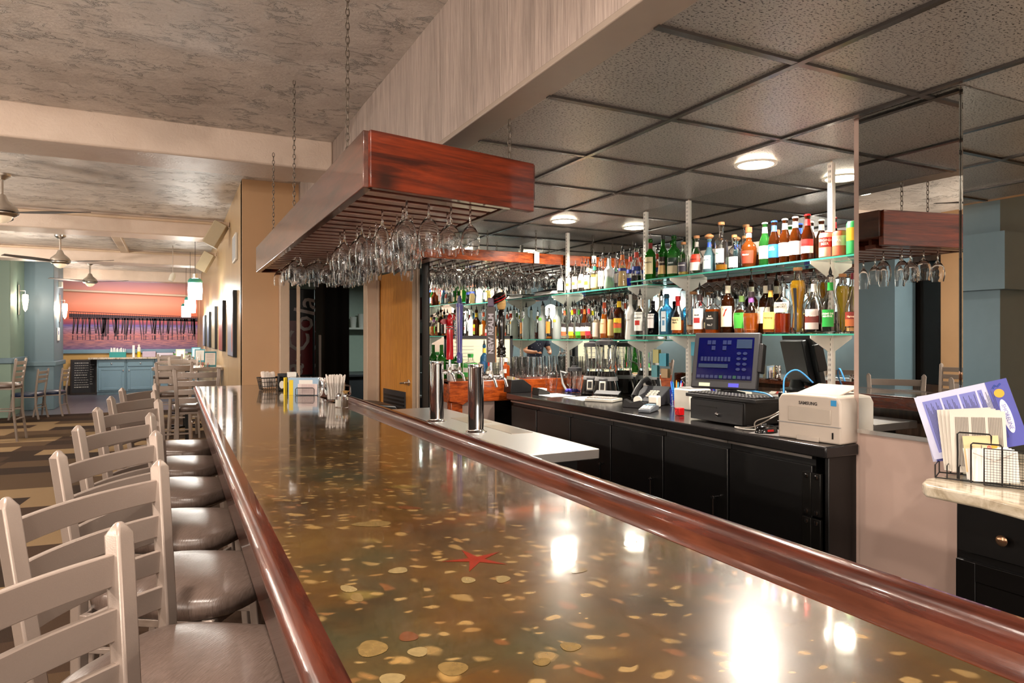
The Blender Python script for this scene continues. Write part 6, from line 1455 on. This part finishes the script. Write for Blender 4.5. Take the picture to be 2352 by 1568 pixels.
for i, (x, y, z) in enumerate(((.44, 8.35, 2.58), (.42, 10.7, 2.50))):
    t = thing('wall_speaker', ['beige box speaker tilted down high on the tan wall, nearer the bar', 'beige box speaker tilted down high on the tan wall, farther from the bar'][i], 'speaker', (x, y, z), R(-12), 'speakers on the tan wall')
    TS = T4(rx=0, ry=R(28)); MB().box(-.09, -.08, -.14, .05, .10, .14, T=TS).build('cabinet', mat('beige_speaker', '#b8a98c', .5), t, bevel=.006); MB().box(-.095, -.07, -.13, -.09, .09, .13, T=TS).build('grille', mat('beige_grille', '#cdbfa2', .6), t)
    MB().box(.0, -.02, .10, .128, .03, .15).build('bracket', M['cream'], t)
# fans
def fan(x, y, lab, rot, drop=.34):
    t = thing('ceiling_fan', lab, 'ceiling fan', (x, y, MCZ), rot, 'ceiling fans of the dining room')
    MB().lathe([(0, 0), (.075, -.001), (.07, -.02), (.025, -.055), (0, -.055)], 24).build('canopy', M['nickel'], t); MB().tube([(0, 0, -.05), (0, 0, -drop + .10)], .014, 10).build('downrod', M['nickel'], t)
    MB().lathe([(0, .12), (.03, .11), (.05, .06), (.115, .0), (.13, -.03), (.128, -.065), (.10, -.085), (0, -.09)][::-1], 28, (0, 0, -drop)).build('motor_housing', M['nickel'], t)
    MB().lathe([(.131, -.045), (.133, -.05), (.131, -.055)], 28, (0, 0, -drop)).build('dark_band', M['black'], t)
    for k in range(3):
        vs = []; N = 10
        for i in range(N + 1):
            f = i / N; r_ = .10 + .64 * f; w_ = .045 + .045 * math.sin(math.pi * min(1, f * 1.15)) ; z = -.055 - drop + .02 * f
            vs += [(r_, -w_, z - .006), (r_, w_, z + .008), (r_, w_, z + .014), (r_, -w_, z)]
        fs = [(3, 2, 1, 0), tuple(N * 4 + q for q in range(4))]
        for i in range(N):
            for q in range(4): fs.append((i * 4 + q, i * 4 + (q + 1) % 4, i * 4 + 4 + (q + 1) % 4, i * 4 + 4 + q))
        MB().add(vs, fs, T=Matrix.Rotation(R(120 * k), 4, 'Z')).build('blade', mat('dark_wood_blade', '#3f362f', .6), t)
    MB().lathe([(0, -.15), (.04, -.14), (.07, -.115), (.085, -.088), (0, -.088)], 24, (0, 0, -drop)).build('light_bowl', mat('frosted_bowl', '#ffe9c8', .4, emit=.25), t)
fan(-1.40, 7.55, 'brushed-nickel ceiling fan cut by the left photo edge, nearest of the three', R(-20), .30)
fan(-1.48, 11.7, 'brushed-nickel ceiling fan in the middle of the dining room row', R(-24), .33)
fan(-1.49, 15.7, 'farthest brushed-nickel ceiling fan near the mural', R(-27), .33)
fan(-1.5, 3.0, 'ceiling fan over the stools behind the left photo edge, seen only in mirrors', R(50), .30)
# pendants over the tables
glow = mat('lit_seeded_glass', '#e8f4f0', .3, emit=9)
for i, (x, y, z) in enumerate(((.25, 9.95, 2.05), (.25, 13.0, 1.97), (.22, 15.4, 1.96))):
    t = thing('pendant_lamp', ['largest glowing glass pendant over the nearest pub table', 'middle glowing glass pendant over the pub tables', 'farthest glowing glass pendant over the pub tables'][i], 'pendant lamp', (x, y, z), 0, 'glass pendants over the pub tables')
    MB().tube([(0, 0, .22), (0, 0, MCZ - z)], .003, 6).build('cord', M['black'], t); MB().cyl(0, 0, .15, .22, .03).build('socket', M['nickel'], t)
    MB().lathe([(0, -.12), (.085, -.12), (.09, .0), (.085, .13), (.04, .16), (0, .16)], 20).build('shade', glow, t, sharp=60); MB().lathe([(.088, .10), (.093, .12), (.07, .155), (.06, .15)], 20).build('teal_collar', mat('teal_glass_collar', '#4fb0a0', .2), t)
    lamp('pendant_light', 'POINT', (x, y, z - .16), 30, (1, .95, .86), .06)
for i, x in enumerate((-2.0, -1.0, 0.0)):  # spots added to brighten the mural, none known there
    q_ = thing('added_mural_spot', ['left', 'middle', 'right'][i] + ' small added spotlight on the ceiling aimed at the pier mural', 'spotlight', (x, 17.9, 2.86), 0, 'added spotlights on the pier mural'); MB().lathe([(0, -.10), (.04, -.09), (.045, 0), (.02, .045), (0, .045)], 14, T=T4(rx=R(35))).build('head', M['whitepl'], q_); lamp('mural_fill_spot', 'SPOT', (x, 17.96, 2.70), 55, (1, .88, .74), .04, rot=(R(55), 0, 0), spot=95)
t = thing('track_spot', 'small white track spotlight near the ceiling left of the pendants', 'spotlight', (-.02, 12.2, 2.42)); MB().tube([(0, 0, .0), (0, 0, .485)], .006, 6).build('rod', M['nickel'], t); MB().lathe([(0, -.10), (.04, -.09), (.045, 0), (.02, .05), (0, .05)], 14, T=T4(ry=R(20))).build('head', M['whitepl'], t)
# wall sconces on the teal piers
def sconce(x, y, z, lab, e):
    t = thing('wall_sconce', lab, 'wall lamp', (x, y, z), 0, 'sconces on the teal piers'); MB().box(0, -.05, -.28, .02, .05, .28).build('back_plate', M['nickel'], t, bevel=.004); MB().tube([(.02, 0, .17), (.10, 0, .17), (.10, 0, .10)], .008, 6).build('arm', M['nickel'], t)
    MB().lathe([(0, -.22), (.03, -.17), (.05, .0), (.045, .10), (0, .11)], 16, (.10, 0, 0)).build('glass_shade', mat('lit_amber_glass', '#ffd9a0', .3, emit=6), t)
    lamp('sconce_light', 'POINT', (x + .19, y - .05, z), e, (1, .86, .74), .05)
for yy_, l_ in ((.6, 'first'), (3.4, 'second'), (7.4, 'third'), (11.2, 'fourth')): sconce(-3.28 if yy_ > 5.9 else -3.33, yy_, 2.15, 'added lit glass sconce on the left wall outside the frame, ' + l_ + ' from the camera', 105)  # added sconces out of view, they light the stucco ceiling
sconce(-2.58, 15.3, 2.12, 'slender lit glass sconce on the pale green pier at the left photo edge', 12)
sconce(-2.12, 16.6, 2.02, 'bright lit sconce on the teal pier beside the mural', 26)
t = thing('wall_notice', 'small white notice on the side of the teal pier', 'notice', (-2.118, 16.3, 1.36)); MB().box(0, 0, 0, .012, .30, .26).build('sheet', M['paper'], t, bevel=.002); MB().box(.012, .1, .12, .0135, .18, .2).build('print', mat('blue_print', '#2c3c8a', .5), t)
t = thing('exit_box', 'small white box high on the teal pier beside the mural', 'box', (-2.118, 16.5, 2.45)); MB().box(0, 0, 0, .06, .18, .12).build('box', M['whitepl'], t, bevel=.004)
# ------------------------------------------------------------------ ceiling lamps
def downlight(x, y, z, lab, e, col=NEUT, r=.085, spread=150, grp=None):
    t = thing('recessed_downlight', lab, 'ceiling lamp', (x, y, z), 0, grp)
    MB().lathe([(r, -.0005), (r + .018, -.0005), (r + .016, -.008), (r, -.008)], 32).build('trim_ring', M['whitepl'], t)
    MB().lathe([(0, -.0065), (r, -.0065), (r, -.0010), (0, -.0010)], 32).build('lens', mat('lit_lens', '#fff1dc', .4, emit=22), t)
    l = lamp('downlight', 'AREA', (x, y, z - .012), e, col, r * 2); l.data.spread = R(spread)
    return t
downlight(2.577, 2.45, BC - .009, 'bright recessed ceiling light over the cash register', 26, grp='recessed lights over the back bar')
downlight(2.57, 4.28, BC - .009, 'bright recessed ceiling light over the far end of the back bar', 26, grp='recessed lights over the back bar')
downlight(2.57, .3, BC - .009, 'added ceiling light over the granite counter, out of the frame', 18, WARM, grp='recessed lights over the back bar')  # added fill lamp, out of view
downlight(3.9, -1.0, BC - .009, 'added ceiling light right of the camera, seen only in mirrors', 18, WARM)  # another added fill lamp outside the view
for i, (x, y, e) in enumerate(((-.35, 1.2, 34), (-1.1, -1.5, 40), (-1.5, 4.6, 26), (.4, -.9, 30))):  # added fill lights out of view, the dining ceiling has none in sight
    if x == -.8 or y in (8.6, 12.4, 10.3): pass
    downlight(x, y, MCZ, 'added ceiling light over the dining room, ' + ('above the first stools' if i == 0 else 'behind the camera near the stools' if i == 1 else 'left of the stools' if i == 2 else 'behind the camera near the bar'), e, COOL if y == 18.3 else WARM, grp='added lights in the dining room ceiling')
lamp('kitchen_light', 'AREA', (2.7, 8.6, 2.2), 22, (.85, 1, .92), .5)
for i, (x, y, z, e) in enumerate(((-.9, -1.3, 1.95, 80), (1.6, -1.1, 1.9, 50), (-2.6, -.3, 1.95, 60))):  # added fill lamps behind the camera, no such pendants known there
    t = thing('added_globe_pendant', ['added frosted globe pendant behind the camera over the stools', 'added frosted globe pendant behind the camera over the bar', 'added frosted globe pendant near the left wall behind the camera'][i], 'pendant lamp', (x, y, z), 0, 'added globe pendants behind the camera')
    MB().tube([(0, 0, .12), (0, 0, (BC if x > 1.2 else MCZ) - z)], .004, 6).build('cord', M['black'], t)
    MB().lathe([(.13 * math.sin(math.pi * k / 12), -.13 * math.cos(math.pi * k / 12)) for k in range(13)], 20).build('globe', mat('frosted_globe', '#ffeeda', .4, emit=5), t, sharp=90)
    lamp('pendant_light', 'POINT', (x, y, z - .22), e, (1, .86, .74), .12)
# cool night-blue cove light above the mural end
lamp('cove_light', 'AREA', (-1.1, 18.9, 2.55), 26, (.55, .6, 1), 1.6, rot=(R(180), 0, 0), shape='RECTANGLE', sy=.3)
t = thing('booth_seat', 'blue upholstered booth with white top edge, seen only in the right-hand mirror', 'booth', (4.0, -.75, 0))
MB().box(0, 0, .004, .9, .12, 1.22).box(0, -.5, 0.004, .9, 0, .46).build('upholstery', mat('blue_upholstery', '#3f6a94', .5), t, bevel=.02); MB().box(-.01, -.01, 1.22, .91, .13, 1.25).build('white_trim', M['whitepl'], t, bevel=.005)
lamp('side_room_fill', 'POINT', (6.0, -.9, 2.2), 70, (1, .86, .72), .15)  # added unseen lamp that brightens the beige side wall
# ------------------------------------------------------------------ ceiling vent
t = thing('ceiling_vent', 'square louvred air vent in the dark tiled ceiling, seen in the right mirror', 'air vent', (3.9, .0, BC - .002))
for k in range(4): s_ = .28 - k * .06; MB().tube([(-s_, -s_, -.006 - .004 * k), (s_, -s_, -.006 - .004 * k), (s_, s_, -.006 - .004 * k), (-s_, s_, -.006 - .004 * k)], .012, 4, cyc=True).build('louvre', M['black'], t)
# ------------------------------------------------------------------ person seen in the corner mirror
t = thing('person', 'person in a flecked navy short-sleeved shirt, seen in the far corner mirror', 'person', (-.05, -.42, 0))
def skin(name, pts, edges, m, par, root=0, lev=2):
    me = bpy.data.meshes.new(name); me.from_pydata([p[:3] for p in pts], edges, []); o = bpy.data.objects.new(name, me); COL.objects.link(o); o.parent = par
    me.materials.append(m)
    sm = o.modifiers.new('skin', 'SKIN'); 
    for i, p in enumerate(pts):
        sv = me.skin_vertices[0].data[i]; sv.radius = (p[3], p[4] if len(p) > 4 else p[3]); sv.use_root = (i == root)
    sm.use_smooth_shade = True
    s2 = o.modifiers.new('s', 'SUBSURF'); s2.levels = lev; s2.render_levels = lev
    me.update(); return o
skm = mat('skin', '#b07a5c', .5)
body = [(0, 0, .92, .14, .11), (0, 0, 1.08, .13, .10), (0, .02, 1.25, .15, .11), (0, .03, 1.38, .12, .09), (0, .04, 1.46, .05, .05), (0, .06, 1.54, .045, .045), (0, .07, 1.62, .075, .09), (0, .07, 1.70, .07, .085),
        (-.19, .03, 1.37, .055), (-.25, .12, 1.18, .043), (-.16, .30, 1.14, .032), (-.12, .34, 1.14, .025), (.19, .03, 1.37, .055), (.25, .12, 1.18, .043), (.16, .30, 1.16, .032), (.12, .34, 1.17, .025),
        (-.10, 0, .82, .09), (-.11, .03, .48, .065), (-.11, .0, .09, .045), (-.11, .12, .04, .04), (.10, 0, .82, .09), (.11, .03, .48, .065), (.11, .0, .09, .045), (.11, .12, .04, .04)]
ed = [(0, 1), (1, 2), (2, 3), (3, 4), (4, 5), (5, 6), (6, 7), (3, 8), (8, 9), (9, 10), (10, 11), (3, 12), (12, 13), (13, 14), (14, 15), (0, 16), (16, 17), (17, 18), (18, 19), (0, 20), (20, 21), (21, 22), (22, 23)]
skin('body', body, ed, skm, t)
for s_ in (-1, 1):
    for k in range(4):
        bx = s_ * (.125 - .014 * k); skin('finger', [(bx, .345, 1.15, .010), (bx + s_ * -.004, .385, 1.155 + .004 * k, .0085), (bx - s_ * .012, .405, 1.135, .008)], [(0, 1), (1, 2)], skm, t)
    skin('thumb', [(s_ * .10, .33, 1.15, .011), (s_ * .075, .35, 1.165, .0095), (s_ * .06, .375, 1.16, .008)], [(0, 1), (1, 2)], skm, t)
shirtm = NT('flecked_navy_cotton', .8); vo = shirtm.n('TexVoronoi', {'Vector': shirtm.map((1, 1, .6)), 'Scale': 28.0}); shirtm.col(shirtm.ramp(vo.outputs['Distance'], [(.12, '#b8bcc8'), (.16, '#141a30')]))
skin('shirt', [(0, 0, .90, .165, .135), (0, 0, 1.08, .155, .125), (0, .02, 1.25, .175, .135), (0, .03, 1.39, .14, .11), (0, .04, 1.44, .07, .07), (-.20, .03, 1.37, .078), (-.245, .09, 1.24, .07), (.20, .03, 1.37, .078), (.245, .09, 1.24, .07)], [(0, 1), (1, 2), (2, 3), (3, 4), (3, 5), (5, 6), (3, 7), (7, 8)], shirtm.m, t)
skin('trousers', [(0, 0, .93, .16, .13), (-.10, 0, .80, .11), (-.11, .03, .48, .085), (-.11, .0, .10, .075), (.10, 0, .80, .11), (.11, .03, .48, .085), (.11, .0, .10, .075)], [(0, 1), (1, 2), (2, 3), (0, 4), (4, 5), (5, 6)], mat('charcoal_trousers', '#26262a', .8), t)
skin('hair', [(0, .05, 1.72, .08, .09), (0, .03, 1.66, .075, .085)], [(0, 1)], mat('dark_hair', '#2a1d16', .6), t)
